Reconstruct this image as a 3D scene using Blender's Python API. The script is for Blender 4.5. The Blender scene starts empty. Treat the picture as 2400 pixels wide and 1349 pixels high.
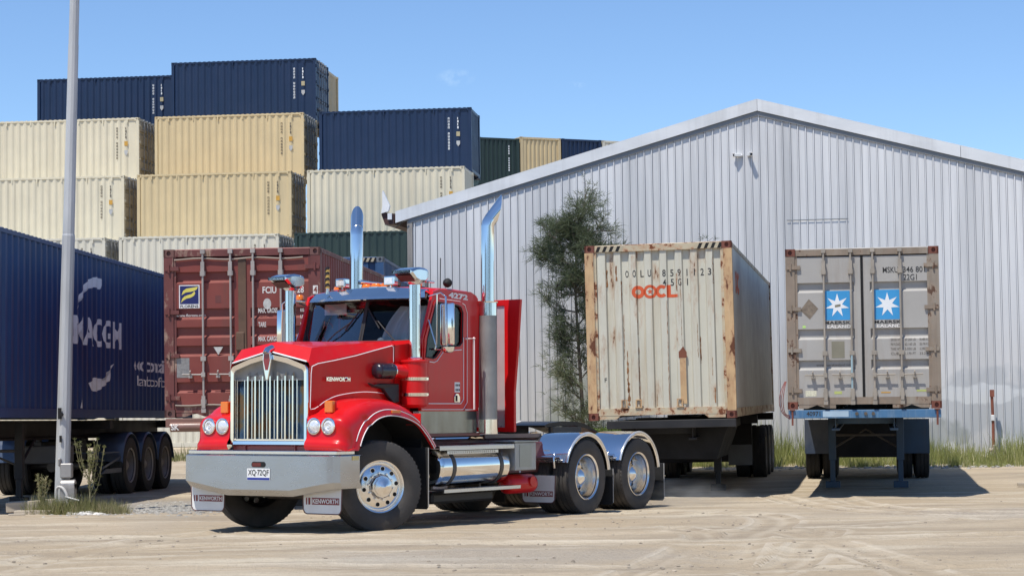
import bpy, bmesh, math, random
from math import sin, cos, pi, radians, sqrt, atan2, exp
from mathutils import Vector, Matrix, Euler, noise as mnoise
from mathutils.geometry import tessellate_polygon
random.seed(7)
SC = bpy.context.scene
COL = SC.collection

# ------------------------------------------------------------------ camera
cam_d = bpy.data.cameras.new("camera"); cam = bpy.data.objects.new("camera", cam_d); COL.objects.link(cam)
SC.camera = cam
PITCH, ROLL = math.atan(238/4500.0), 0.013
F_ = Vector((0, cos(PITCH), sin(PITCH))); R_ = Vector((1, 0, 0)); U_ = R_.cross(F_)
R2 = R_*cos(ROLL) - U_*sin(ROLL); U2 = U_*cos(ROLL) + R_*sin(ROLL)
mw = Matrix((R2, U2, -F_)).transposed().to_4x4(); mw.translation = (0, 0, 1.7)
cam.matrix_world = mw
cam_d.sensor_width = 36; cam_d.lens = 67.5; cam_d.clip_start = .1; cam_d.clip_end = 6000
SC.view_settings.view_transform = 'Standard'; SC.view_settings.look = 'None'
SC.view_settings.exposure = 0.38; SC.view_settings.gamma = 1

# ------------------------------------------------------------------ sky and sun
SUN_TO = Vector((-.27, -.36, 1.0)).normalized()
EL = math.asin(SUN_TO.z); AZ = atan2(SUN_TO.x, SUN_TO.y)
w = bpy.data.worlds.new("World"); SC.world = w; w.use_nodes = True
nt = w.node_tree; nt.nodes.clear()
sky = nt.nodes.new('ShaderNodeTexSky'); sky.sky_type = 'NISHITA'; sky.sun_disc = False
sky.sun_elevation = EL; sky.sun_rotation = AZ; sky.air_density = .85; sky.dust_density = 0.0; sky.ozone_density = 7.0; sky.altitude = 0
bg = nt.nodes.new('ShaderNodeBackground'); bg.inputs[1].default_value = .125
out = nt.nodes.new('ShaderNodeOutputWorld')
tc = nt.nodes.new('ShaderNodeTexCoord')
def _wn(t, **k):
    n = nt.nodes.new(t)
    for a, b in k.items(): setattr(n, a, b)
    return n
# two thin wisps of cloud, placed by direction in the sky
cur = sky.outputs[0]
for (az, el, ra, re) in ((-0.028, .162, .010, .0045), (.0335, .157, .008, .0022)):
    d = Vector((sin(az)*cos(el), cos(az)*cos(el), sin(el)))
    sub = _wn('ShaderNodeVectorMath', operation='SUBTRACT'); sub.inputs[1].default_value = d
    nt.links.new(tc.outputs['Generated'], sub.inputs[0])
    sc_ = _wn('ShaderNodeVectorMath', operation='MULTIPLY'); sc_.inputs[1].default_value = (1/ra, 1/ra, 1/re)
    nt.links.new(sub.outputs[0], sc_.inputs[0])
    ln = _wn('ShaderNodeVectorMath', operation='LENGTH'); nt.links.new(sc_.outputs[0], ln.inputs[0])
    nz = _wn('ShaderNodeTexNoise'); nz.inputs['Scale'].default_value = 140; nz.inputs['Detail'].default_value = 5
    nt.links.new(tc.outputs['Generated'], nz.inputs['Vector'])
    mr = _wn('ShaderNodeMapRange'); mr.inputs[1].default_value = 1.1; mr.inputs[2].default_value = .1; mr.inputs[3].default_value = 0; mr.inputs[4].default_value = 1
    nt.links.new(ln.outputs['Value'], mr.inputs[0])
    mr2 = _wn('ShaderNodeMapRange'); mr2.inputs[1].default_value = .42; mr2.inputs[2].default_value = .72; mr2.inputs[4].default_value = .55
    nt.links.new(nz.outputs[0], mr2.inputs[0])
    mu = _wn('ShaderNodeMath', operation='MULTIPLY'); nt.links.new(mr.outputs[0], mu.inputs[0]); nt.links.new(mr2.outputs[0], mu.inputs[1])
    mx = _wn('ShaderNodeMixRGB'); mx.inputs[2].default_value = (4.6, 5.9, 7.0, 1)
    nt.links.new(mu.outputs[0], mx.inputs[0]); nt.links.new(cur, mx.inputs[1]); cur = mx.outputs[0]
nt.links.new(cur, bg.inputs[0]); nt.links.new(bg.outputs[0], out.inputs[0])
sd = bpy.data.lights.new("sun", 'SUN'); sd.energy = 3.8; sd.angle = radians(.53); sd.color = (1, .955, .875)
sun = bpy.data.objects.new("sun", sd); COL.objects.link(sun); sun.location = (-20, -20, 60)
sun.rotation_euler = (-SUN_TO).to_track_quat('-Z', 'Y').to_euler()

# ------------------------------------------------------------------ materials
def srgb(r, g, b):
    f = lambda c: (c/255/12.92) if c/255 <= .04045 else ((c/255+.055)/1.055)**2.4
    return (f(r), f(g), f(b))
_M = {}
def pm(name, col, rough=.5, metal=0., coat=0., var=.12, scale=2.5, stretch=(1, 1, 1), bump=0., bscale=60, fade=None, rust=None, streak=None, spec=.5, dust=None, coat_rough=.05):
    """procedural paint / metal: broad mottling, optional fading, vertical streaks, rust patches and settled dust"""
    if name in _M: return _M[name]
    m = bpy.data.materials.new(name); m.use_nodes = True; T = m.node_tree; N = T.nodes; L = T.links
    b = N['Principled BSDF']
    tc = N.new('ShaderNodeTexCoord'); oi = N.new('ShaderNodeObjectInfo'); om = N.new('ShaderNodeMath'); om.operation = 'MULTIPLY'; om.inputs[1].default_value = 37.; L.new(oi.outputs['Random'], om.inputs[0])
    def mp(s):
        q = N.new('ShaderNodeMapping'); q.inputs['Scale'].default_value = s; L.new(tc.outputs['Object'], q.inputs[0]); L.new(om.outputs[0], q.inputs['Location']); return q.outputs[0]
    def ns(vec, sc, det=5, ro=.55):
        n = N.new('ShaderNodeTexNoise'); n.inputs['Scale'].default_value = sc; n.inputs['Detail'].default_value = det; n.inputs['Roughness'].default_value = ro
        L.new(vec, n.inputs['Vector']); return n.outputs[0]
    def rng(s, a, c, lo=0., hi=1.):
        n = N.new('ShaderNodeMapRange'); n.inputs[1].default_value = a; n.inputs[2].default_value = c; n.inputs[3].default_value = lo; n.inputs[4].default_value = hi
        L.new(s, n.inputs[0]); return n.outputs[0]
    def mix(f, a, c):
        n = N.new('ShaderNodeMixRGB')
        if isinstance(f, float): n.inputs[0].default_value = f
        else: L.new(f, n.inputs[0])
        for i, x in ((1, a), (2, c)):
            if isinstance(x, tuple): n.inputs[i].default_value = (*x, 1)
            else: L.new(x, n.inputs[i])
        return n.outputs[0]
    base = ns(mp(stretch), scale)
    c0 = tuple(x*(1-var) for x in col); c1 = tuple(min(1, x*(1+var)) for x in col)
    cc = mix(rng(base, .3, .7), c0, c1); rr = rng(base, .3, .7, max(.0, rough*.85), min(1, rough*1.15))
    if fade:
        cc = mix(rng(ns(mp((1, 1, .6)), fade[2]), .45, .75, 0, fade[1]), cc, fade[0])
    if streak:   # colour, amount, scale
        s = streak[2]; cc = mix(rng(ns(mp((s, s, s*.06)), 1.0, 6, .7), .5, .72, 0, streak[1]), cc, streak[0])
    if dust:     # colour, amount, top height: dust thrown up from the ground
        sx = N.new('ShaderNodeSeparateXYZ'); L.new(tc.outputs['Object'], sx.inputs[0])
        h = rng(sx.outputs['Z'], dust[2], dust[2]-.9, 0, 1)
        q = N.new('ShaderNodeMath'); q.operation = 'MULTIPLY'; L.new(h, q.inputs[0]); L.new(rng(ns(mp((1, 1, 1)), 5), .25, .75, .3, dust[1]), q.inputs[1])
        cc = mix(q.outputs[0], cc, dust[0])
    mtl = metal
    if rust:     # colour, threshold, scale, z stretch
        rs = rust[2]; f = rng(ns(mp((rs, rs, rs*rust[3])), 1.0, 8, .68), rust[1], rust[1]+.035)
        f2 = rng(ns(mp((rs, rs, rs*rust[3])), 1.0, 8, .68), rust[1]-.09, rust[1]+.02, 0, .55)
        cc = mix(f2, cc, (min(1, rust[0][0]*2.9), min(1, rust[0][1]*3.9), min(1, rust[0][2]*4.2))); cc = mix(f, cc, rust[0])
        n = N.new('ShaderNodeMapRange'); n.inputs[3].default_value = rough; n.inputs[4].default_value = .9; L.new(f, n.inputs[0]); rr = n.outputs[0]
    L.new(cc, b.inputs['Base Color']); L.new(rr, b.inputs['Roughness'])
    b.inputs['Metallic'].default_value = mtl; b.inputs['Coat Weight'].default_value = coat; b.inputs['Coat Roughness'].default_value = coat_rough
    b.inputs['Specular IOR Level'].default_value = spec
    if bump:
        bn = N.new('ShaderNodeBump'); bn.inputs['Strength'].default_value = bump; bn.inputs['Distance'].default_value = .01
        L.new(ns(mp((1, 1, 1)), bscale, 4), bn.inputs['Height']); L.new(bn.outputs[0], b.inputs['Normal'])
    _M[name] = m; return m
RUST = (.16, .055, .02); DUST = (.42, .34, .25)
red = pm('red_truck_paint', (.60, .008, .010), .34, coat=.32, var=.05, spec=.25, streak=((.50, .03, .028), .5, 4))
maroon = pm('maroon_chassis_paint', (.14, .012, .016), .45, coat=.3, var=.2, dust=(DUST, .35, 1.1))
alloy = pm('polished_alloy', (.86, .83, .79), .22, 1, var=.05)
chrome = pm('polished_chrome', (.84, .82, .79), .07, 1, var=.04)
alu = pm('brushed_aluminium', (.62, .62, .62), .3, 1, var=.08, stretch=(1, 1, 8), bump=.05)
alu_soft = pm('polished_aluminium', (.75, .76, .78), .14, 1, var=.05, bump=.04, bscale=6)
alu_bump = pm('bumper_aluminium', (.47, .49, .52), .27, .95, var=.07, scale=1.5, stretch=(1, 1, 3), dust=(DUST, .15, .8))
alu_perf = pm('perforated_steel', (.33, .325, .31), .42, .85, var=.2, bump=.6, bscale=260)
blk = pm('black_rubber', (.018, .018, .019), .6, var=.3, bump=.1)
blk_metal = pm('black_steel', (.016, .016, .018), .45, var=.3, dust=(DUST, .12, 1.3), bump=.1)
tyre_m = pm('dusty_tyre_rubber', (.055, .050, .046), .82, var=.3, fade=((.13, .105, .085), .55, 4), bump=.3, bscale=50)
tyre_d = pm('dark_tyre_rubber', (.024, .023, .023), .8, var=.3, fade=((.06, .05, .042), .5, 4), bump=.3, bscale=50)
amber = pm('amber_lens', (.75, .18, .01), .2, coat=.6, var=.1)
redlens = pm('dark_red_lens', (.12, .008, .01), .2, coat=.6)
white = pm('white_paint', (.78, .78, .77), .5, var=.05)
stripe_m = pm('white_pinstripe', (.85, .82, .82), .4, var=.02)
dark = pm('shadow_black', (.008, .008, .009), .8, var=.1)
lens_m = pm('headlight_reflector', (.92, .93, .93), .28, .35, coat=1, var=.25, scale=28)
flap_m = pm('white_mudflap', (.80, .79, .76), .6, var=.05, fade=((.60, .54, .46), .4, 3))
flapred = pm('mudflap_red_band', (.22, .02, .02), .5)
curtain_m = pm('grey_curtain', (.80, .81, .78), .9)
seat_m = pm('dark_seat', (.03, .03, .035), .8)

def glass_mat(name, tint=(.35, .4, .42), refl=1.0):
    m = bpy.data.materials.new(name); m.use_nodes = True; T = m.node_tree; N = T.nodes; L = T.links; N.clear()
    o = N.new('ShaderNodeOutputMaterial'); t = N.new('ShaderNodeBsdfTransparent'); g = N.new('ShaderNodeBsdfGlossy'); x = N.new('ShaderNodeMixShader')
    t.inputs[0].default_value = (*tint, 1); g.inputs['Roughness'].default_value = .02; g.inputs[0].default_value = (.9, .95, 1, 1)
    f = N.new('ShaderNodeFresnel'); f.inputs[0].default_value = 1.36
    tcn = N.new('ShaderNodeTexCoord'); nz = N.new('ShaderNodeTexNoise'); nz.inputs['Scale'].default_value = 1.2; L.new(tcn.outputs['Object'], nz.inputs[0])
    mr = N.new('ShaderNodeMapRange'); mr.inputs[3].default_value = .9*refl; mr.inputs[4].default_value = 1.15*refl; L.new(nz.outputs[0], mr.inputs[0])
    mu = N.new('ShaderNodeMath'); mu.operation = 'MULTIPLY'; L.new(f.outputs[0], mu.inputs[0]); L.new(mr.outputs[0], mu.inputs[1])
    L.new(mu.outputs[0], x.inputs[0]); L.new(t.outputs[0], x.inputs[1]); L.new(g.outputs[0], x.inputs[2]); L.new(x.outputs[0], o.inputs[0])
    return m
glass = glass_mat('windscreen_glass', (.62, .68, .70), .8)
glass_dk = glass_mat('side_window_glass', (.25, .28, .30), .8)

# ------------------------------------------------------------------ mesh helpers
class MB:
    def __init__(s): s.v = []; s.f = []; s.mi = []; s.cur = 0; s.M = None
    def add(s, vs, fs, M=None):
        k = len(s.v); M = M or s.M
        s.v += [tuple(M @ Vector(p)) if M else tuple(p) for p in vs]
        for f in fs: s.f.append(tuple(i+k for i in f)); s.mi.append(s.cur)
        return s
    def box(s, x0, x1, y0, y1, z0, z1, M=None):
        return s.add([(x0, y0, z0), (x1, y0, z0), (x1, y1, z0), (x0, y1, z0), (x0, y0, z1), (x1, y0, z1), (x1, y1, z1), (x0, y1, z1)],
                     [(0, 3, 2, 1), (4, 5, 6, 7), (0, 1, 5, 4), (1, 2, 6, 5), (2, 3, 7, 6), (3, 0, 4, 7)], M)
    def tube(s, pts, r, n=8, caps=True, M=None):
        pts = [Vector(p) for p in pts]; m = len(pts)
        rs = r if isinstance(r, (list, tuple)) else [r]*m
        up = None; vs = []; fs = []
        for i, p in enumerate(pts):
            t = (pts[min(i+1, m-1)]-pts[max(i-1, 0)]).normalized()
            if up is None:
                up = t.cross(Vector((0, 0, 1)) if abs(t.z) < .9 else Vector((1, 0, 0))).normalized()
            up = (up - t*up.dot(t)).normalized(); b = t.cross(up)
            for k in range(n):
                a = 2*pi*k/n; vs.append(p + (up*cos(a)+b*sin(a))*rs[i])
        for i in range(m-1):
            for k in range(n):
                a = i*n+k; b_ = i*n+(k+1) % n; fs.append((a, b_, b_+n, a+n))
        if caps: fs.append(tuple(reversed(range(n)))); fs.append(tuple((m-1)*n+k for k in range(n)))
        return s.add(vs, fs, M)
    def cyl(s, p0, p1, r0, r1=None, n=20, M=None): return s.tube([p0, p1], [r0, r0 if r1 is None else r1], n, True, M)
    def lathe(s, prof, n=40, axis='y', M=None, mod=None):
        """prof: (radius, distance along the axis)"""
        vs = []; fs = []; m = len(prof)
        for k in range(n):
            a = 2*pi*k/n
            for j, (r, h) in enumerate(prof):
                rr = r + (mod(j, k) if mod else 0)
                u, v = rr*cos(a), rr*sin(a)
                vs.append((u, h, v) if axis == 'y' else (u, v, h) if axis == 'z' else (h, u, v))
        for k in range(n):
            for j in range(m-1):
                a = k*m+j; b = ((k+1) % n)*m+j; fs.append((a, a+1, b+1, b) if axis == 'y' else (a, b, b+1, a+1))
        return s.add(vs, fs, M)
    def prism(s, poly, vec, M=None):
        n = len(poly); V = Vector(vec); p = [Vector(q) for q in poly]
        return s.add(p+[q+V for q in p], [tuple(reversed(range(n))), tuple(range(n, 2*n))]+[(i, (i+1) % n, (i+1) % n+n, i+n) for i in range(n)], M)
    def plate(s, outer, holes, fn, vec, M=None):
        """flat plate with holes; 2-D loops mapped to 3-D by fn, thickness vec"""
        loops = [outer]+list(holes); flat = [p for l in loops for p in l]; n = len(flat); V = Vector(vec)
        tris = tessellate_polygon([[Vector((p[0], p[1], 0)) for p in l] for l in loops])
        p3 = [Vector(fn(*p)) for p in flat]; fs = [tuple(t) for t in tris]+[tuple(i+n for i in reversed(t)) for t in tris]
        k = 0
        for l in loops:
            c = len(l)
            fs += [(k+i, k+(i+1) % c, k+(i+1) % c+n, k+i+n) for i in range(c)]; k += c
        return s.add(p3+[q+V for q in p3], fs, M)
    def grid(s, rows, M=None, flip=False):
        m = len(rows[0]); vs = [p for r in rows for p in r]; fs = []
        for i in range(len(rows)-1):
            for j in range(m-1):
                a = i*m+j; f = (a, a+1, a+m+1, a+m); fs.append(f[::-1] if flip else f)
        return s.add(vs, fs, M)
    def build(s, name, mats, parent=None, smooth=None, bevel=0, seg=1, solid=0, fix=True):
        me = bpy.data.meshes.new(name); me.from_pydata(s.v, [], s.f); me.validate(verbose=False)
        if not isinstance(mats, (list, tuple)): mats = [mats]
        for m in mats: me.materials.append(m)
        if len(me.polygons) == len(s.mi): me.polygons.foreach_set('material_index', s.mi)
        if fix or bevel or solid:
            b = bmesh.new(); b.from_mesh(me)
            if bevel:
                bmesh.ops.remove_doubles(b, verts=b.verts, dist=1e-5)
            if fix and len(b.faces) < 60000: bmesh.ops.recalc_face_normals(b, faces=b.faces)
            if solid: bmesh.ops.solidify(b, geom=b.faces[:], thickness=solid)
            if bevel:
                es = [e for e in b.edges if len(e.link_faces) == 2 and e.calc_face_angle(0) > .5]
                bmesh.ops.bevel(b, geom=es, offset=bevel, segments=seg, affect='EDGES', profile=.5, clamp_overlap=True)
            b.to_mesh(me); b.free()
        if smooth:
            me.shade_smooth(); me.set_sharp_from_angle(angle=radians(smooth))
        me.update()
        o = bpy.data.objects.new(name, me); COL.objects.link(o)
        if parent: o.parent = parent
        return o
def tag(o, label=None, cat=None, group=None, kind=None):
    if label: o['label'] = label
    if cat: o['category'] = cat
    if group: o['group'] = group
    if kind: o['kind'] = kind
    return o
def empty(name, M, label, cat, group=None):
    o = bpy.data.objects.new(name, None); COL.objects.link(o)
    o.matrix_world = M if isinstance(M, Matrix) else Matrix.Translation(M)
    o.empty_display_size = .3
    return tag(o, label, cat, group)
def lerp(a, b, t): return a+(b-a)*t
def crom(pts, n):
    """Catmull-Rom through tuples"""
    P = [tuple(p) for p in pts]; P = [P[0]]+P+[P[-1]]; r = []
    for i in range(1, len(P)-2):
        for k in range(n):
            t = k/n
            r.append(tuple(.5*((2*P[i][d])+(-P[i-1][d]+P[i+1][d])*t+(2*P[i-1][d]-5*P[i][d]+4*P[i+1][d]-P[i+2][d])*t*t+(-P[i-1][d]+3*P[i][d]-3*P[i+1][d]+P[i+2][d])*t**3) for d in range(len(P[0]))))
    r.append(P[-2]); return r

def text_mesh(txt, width=None, height=.1, bold=0., spacing=1.0, shear=0.):
    """triangulated text: 2-D verts and faces, scaled so that it is `height` tall and `width` wide"""
    cu = bpy.data.curves.new('t', 'FONT'); cu.body = txt; cu.size = 1; cu.offset = bold; cu.space_character = spacing; cu.resolution_u = 3; cu.shear = shear
    o = bpy.data.objects.new('t', cu); COL.objects.link(o)
    me = bpy.data.meshes.new_from_object(o, depsgraph=bpy.context.evaluated_depsgraph_get())
    v = [(p.co.x, p.co.y) for p in me.vertices]; f = [tuple(p.vertices) for p in me.polygons]
    bpy.data.objects.remove(o); bpy.data.curves.remove(cu); bpy.data.meshes.remove(me)
    x0 = min(p[0] for p in v); x1 = max(p[0] for p in v); y0 = min(p[1] for p in v); y1 = max(p[1] for p in v)
    sy = height/(y1-y0); sx = (width/(x1-x0)) if width else sy
    return [((p[0]-x0)*sx, (p[1]-y0)*sy) for p in v], f
def put2d(mb, v, f, o, ux, uy, prof=None, breaks=None):
    """lay 2-D shapes on a plane (o, ux, uy); with prof/breaks it is folded over a corrugated sheet (depth prof(x) along the normal)"""
    o = Vector(o); ux = Vector(ux); uy = Vector(uy); n = ux.cross(uy).normalized()
    if breaks:
        b = bmesh.new(); vs = [b.verts.new((p[0], p[1], 0)) for p in v]
        for q in f:
            try: b.faces.new([vs[i] for i in q])
            except ValueError: pass
        for x in breaks:
            bmesh.ops.bisect_plane(b, geom=b.verts[:]+b.edges[:]+b.faces[:], plane_co=(x, 0, 0), plane_no=(1, 0, 0))
        b.verts.index_update(); v = [(q.co.x, q.co.y) for q in b.verts]; f = [tuple(q.index for q in fc.verts) for fc in b.faces]; b.free()
    mb.add([o+ux*p[0]+uy*p[1]+n*(prof(p[0]) if prof else 0) for p in v], f)

# ------------------------------------------------------------------ ground
def gz(Y):
    if Y < 22: return .012-.0178*(22-23.8) if Y > 20 else .044
    if Y < 30: return .012-.0178*(Y-23.8)
    return max(-.17, -.098-.0178*(Y-30)*.6 if Y < 36.7 else -.17) if Y < 55 else -.17-.08*min(1, (Y-55)/12)
TRACKS = [([(1.4, 14.5), (2.21, 17.16), (2.62, 18.31), (2.99, 19.71), (3.29, 20.93), (3.54, 22.0)], .30, 0),
          ([(.3, 14.5), (1.0, 17.3), (1.45, 18.8), (1.9, 20.4), (2.1, 21.6), (1.9, 23.4)], .26, 0),
          ([(3.0, 22.0), (3.28, 20.47), (3.52, 18.69), (3.55, 16.98), (3.4, 14.5)], .34, 1),
          ([(1.89, 17.94), (2.46, 20.89), (3.02, 23.04), (3.36, 24.82), (3.21, 26.16), (2.2, 27.2), (.6, 27.9)], .36, 0),
          ([(-4.94, 17.5), (-4.81, 19.87), (-4.35, 21.7), (-3.55, 23.51), (-2.3, 25.2)], .34, 1),
          ([(-6.8, 19.5), (-4.6, 20.9), (-2, 21.2), (1.2, 20.6), (4, 20.9), (8, 22)], .3, 1),
          ([(-8, 22.5), (-4.6, 22.6), (-1, 21.9), (2.4, 22.2), (6, 24.2), (9, 27)], .3, 0),
          ([(-6, 17.4), (-3, 18.4), (0, 18.2), (3.5, 17.6), (6, 17.6)], .28, 1),
          ([(4.3, 32), (4.4, 29), (4.9, 26.4), (6.3, 24.3), (8.6, 22.8)], .3, 1),
          ([(5.3, 32), (5.2, 29), (5.7, 26.9), (7.2, 25.2), (9.6, 23.9)], .3, 0)]
TR = [(crom(p, 8), w_, k) for p, w_, k in TRACKS]
def build_ground():
    xs = [-3000, -800, -250, -90, -45, -26, -18]; x = -13.
    while x < 13: xs.append(x); x += .075
    xs += [18, 26, 45, 90, 250, 800, 3000]
    ys = [-3000, -800, -250, -60, -15, 0, 6, 10, 12.5]; y = 14.
    while y < 62: ys.append(y); y += max(.055, .0034*y)
    ys += [70, 80, 100, 140, 250, 600, 1500, 5000]
    nx, ny = len(xs), len(ys)
    vs = []; tr = [0.]*(nx*ny); tu = [0.]*(nx*ny)
    for j, y in enumerate(ys):
        for i, x in enumerate(xs):
            z = gz(y)
            if -12.9 < x < 12.9 and 13.9 < y < 62:
                z += .030*(mnoise.noise(Vector((x*.35, y*.35, 0))))+.011*mnoise.noise(Vector((x*1.6, y*1.1, 3)))+.007*mnoise.noise(Vector((x*6, y*5, 9)))
            vs.append([x, y, z])
    xi0 = 7
    for pts, w_, k in TR:
        for a, b in zip(pts[:-1], pts[1:]):
            dx, dy = b[0]-a[0], b[1]-a[1]; L2 = dx*dx+dy*dy+1e-9
            lo, hi = min(a[1], b[1])-w_*1.5, max(a[1], b[1])+w_*1.5; xl, xh = min(a[0], b[0])-w_*1.5, max(a[0], b[0])+w_*1.5
            for j, y in enumerate(ys):
                if y < lo or y > hi: continue
                for i in range(max(0, int((xl+13)/.075)+xi0), min(nx, int((xh+13)/.075)+xi0+2)):
                    x = xs[i]
                    if abs(x) > 13: continue
                    t = max(0, min(1, ((x-a[0])*dx+(y-a[1])*dy)/L2)); ex, ey = x-a[0]-dx*t, y-a[1]-dy*t
                    d = sqrt(ex*ex+ey*ey); m_ = max(0, 1-d/(w_*1.3))
                    q = j*nx+i
                    if m_ > tr[q]:
                        tr[q] = m_; tu[q] = math.copysign(d, dx*ey-dy*ex)/w_
    for q in range(nx*ny):
        if tr[q] > 0: vs[q][2] += -.020*min(1, tr[q]*1.6)+.03*exp(-((abs(tu[q])-.95)/.25)**2)*.6*min(1, tr[q]*4)
    fs = [(j*nx+i, j*nx+i+1, (j+1)*nx+i+1, (j+1)*nx+i) for j in range(ny-1) for i in range(nx-1)]
    me = bpy.data.meshes.new('ground'); me.from_pydata(vs, [], fs)
    for nm, dat in (('track', tr), ('across', tu)):
        at = me.attributes.new(nm, 'FLOAT', 'POINT'); at.data.foreach_set('value', dat)
    me.shade_smooth()
    m = bpy.data.materials.new('dry_dirt'); m.use_nodes = True; T = m.node_tree; N = T.nodes; L = T.links; b = N['Principled BSDF']
    tc = N.new('ShaderNodeTexCoord')
    def ns(sc, det=6, ro=.6, st=(1, 1, 1)):
        q = N.new('ShaderNodeMapping'); q.inputs['Scale'].default_value = st; L.new(tc.outputs['Object'], q.inputs[0])
        n = N.new('ShaderNodeTexNoise'); n.inputs['Scale'].default_value = sc; n.inputs['Detail'].default_value = det; n.inputs['Roughness'].default_value = ro
        L.new(q.outputs[0], n.inputs['Vector']); return n.outputs[0]
    def rng(s, a, c, lo=0., hi=1.):
        n = N.new('ShaderNodeMapRange'); n.inputs[1].default_value = a; n.inputs[2].default_value = c; n.inputs[3].default_value = lo; n.inputs[4].default_value = hi
        L.new(s, n.inputs[0]); return n.outputs[0]
    def mix(f, a, c):
        n = N.new('ShaderNodeMixRGB')
        if isinstance(f, float): n.inputs[0].default_value = f
        else: L.new(f, n.inputs[0])
        for i, x in ((1, a), (2, c)):
            if isinstance(x, tuple): n.inputs[i].default_value = (*x, 1)
            else: L.new(x, n.inputs[i])
        return n.outputs[0]
    def mul(a, c):
        n = N.new('ShaderNodeMath'); n.operation = 'MULTIPLY'
        for i, x in enumerate((a, c)):
            if isinstance(x, float): n.inputs[i].default_value = x
            else: L.new(x, n.inputs[i])
        return n.outputs[0]
    c = mix(rng(ns(.22, 4), .35, .65), (.44, .35, .24), (.51, .42, .305))
    c = mix(rng(ns(.5, 6, .65, (.35, 1.2, 1)), .47, .64, 0, .85), c, (.33, .27, .20))
    c = mix(rng(ns(1.1, 7, .6, (.25, 1.5, 1)), .50, .66, 0, .8), c, (.62, .54, .41))
    c = mix(rng(ns(14, 6, .7), .5, .75, 0, .45), c, (.27, .225, .17))
    c = mix(rng(ns(45, 3, .7), .62, .72, 0, .7), c, (.17, .15, .125))
    # grey gravel patches: far left by the pole, front right
    sx = N.new('ShaderNodeSeparateXYZ'); L.new(tc.outputs['Object'], sx.inputs[0])
    def blob(x, y, rx, ry):
        q = N.new('ShaderNodeVectorMath'); q.operation = 'SUBTRACT'; q.inputs[1].default_value = (x, y, 0); L.new(tc.outputs['Object'], q.inputs[0])
        r = N.new('ShaderNodeVectorMath'); r.operation = 'MULTIPLY'; r.inputs[1].default_value = (1/rx, 1/ry, 0); L.new(q.outputs[0], r.inputs[0])
        l = N.new('ShaderNodeVectorMath'); l.operation = 'LENGTH'; L.new(r.outputs[0], l.inputs[0])
        a = N.new('ShaderNodeMath'); a.operation = 'ADD'; L.new(l.outputs['Value'], a.inputs[0]); L.new(rng(ns(.9), .2, .8, -.5, .5), a.inputs[1])
        return rng(a.outputs[0], 1.1, .5)
    g = mix(rng(ns(30, 5, .8), .35, .65), (.20, .19, .18), (.48, .45, .41))
    c = mix(mul(blob(-5.6, 31.5, 2.0, 2.6), .8), c, g); c = mix(mul(blob(-.3, 19.3, 2.4, 1.2), .4), c, g); c = mix(mul(blob(7.5, 25.5, 3.2, 1.6), .35), c, g)
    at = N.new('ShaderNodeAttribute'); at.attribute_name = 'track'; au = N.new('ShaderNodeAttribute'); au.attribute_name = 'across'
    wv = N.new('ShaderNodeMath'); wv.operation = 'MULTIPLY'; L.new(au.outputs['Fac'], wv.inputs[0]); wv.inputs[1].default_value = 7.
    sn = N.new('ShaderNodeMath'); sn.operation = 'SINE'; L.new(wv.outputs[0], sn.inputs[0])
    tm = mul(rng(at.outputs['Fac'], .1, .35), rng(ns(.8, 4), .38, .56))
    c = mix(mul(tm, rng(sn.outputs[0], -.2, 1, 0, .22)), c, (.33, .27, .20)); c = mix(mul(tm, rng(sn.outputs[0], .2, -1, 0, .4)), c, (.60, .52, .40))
    ab = N.new('ShaderNodeMath'); ab.operation = 'ABSOLUTE'; L.new(au.outputs['Fac'], ab.inputs[0]); cm_ = N.new('ShaderNodeMath'); cm_.operation = 'COMPARE'; cm_.inputs[1].default_value = .95; cm_.inputs[2].default_value = .16; L.new(ab.outputs[0], cm_.inputs[0])
    c = mix(mul(mul(tm, cm_.outputs[0]), .55), c, (.64, .565, .45))
    L.new(c, b.inputs['Base Color']); b.inputs['Roughness'].default_value = .95; b.inputs['Specular IOR Level'].default_value = .15
    h1 = N.new('ShaderNodeMath'); h1.operation = 'ADD'; L.new(mul(ns(28, 8, .75), .6), h1.inputs[0]); L.new(mul(ns(5, 5), 1.), h1.inputs[1])
    h2 = N.new('ShaderNodeMath'); h2.operation = 'ADD'; L.new(h1.outputs[0], h2.inputs[0]); L.new(mul(mul(sn.outputs[0], tm), .22), h2.inputs[1])
    bn = N.new('ShaderNodeBump'); bn.inputs['Strength'].default_value = .8; bn.inputs['Distance'].default_value = .06; L.new(h2.outputs[0], bn.inputs['Height']); L.new(bn.outputs[0], b.inputs['Normal'])
    me.materials.append(m)
    o = bpy.data.objects.new('ground', me); COL.objects.link(o); tag(o, kind='structure')
build_ground()

def stones(name, n, fn, smin, smax, mat, label):
    mb = MB()
    for _ in range(n):
        x, y = fn(); s = lerp(smin, smax, random.random()**3); k = 6; vs = []; a0 = random.random()*6
        for lv, (rr, hh) in enumerate(((1, 0), (.95, .45), (.45, .8))):
            for i in range(k):
                a = a0+2*pi*i/k; q = s*rr*random.uniform(.75, 1.2); vs.append((x+cos(a)*q*1.2, y+sin(a)*q, gz(y)-.01+hh*s*random.uniform(.8, 1.1)))
        fs = [(l*k+i, l*k+(i+1) % k, (l+1)*k+(i+1) % k, (l+1)*k+i) for l in range(2) for i in range(k)]+[tuple(2*k+i for i in range(k))]
        mb.add(vs, fs)
    o = mb.build(name, mat, fix=False); return tag(o, label, 'stones', kind='stuff')
stone_m = pm('grey_stone', (.31, .26, .20), .9, var=.45, scale=3)
gravel_m = pm('pale_gravel', (.33, .315, .285), .9, var=.45, scale=9)
def _fore():
    y = 15.5+20*random.random()**1.3; return (random.uniform(-.3, .3)*y, y)
stones('loose_stones', 2400, _fore, .004, .021, stone_m, 'small loose stones and clods scattered over the dirt yard')
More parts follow.
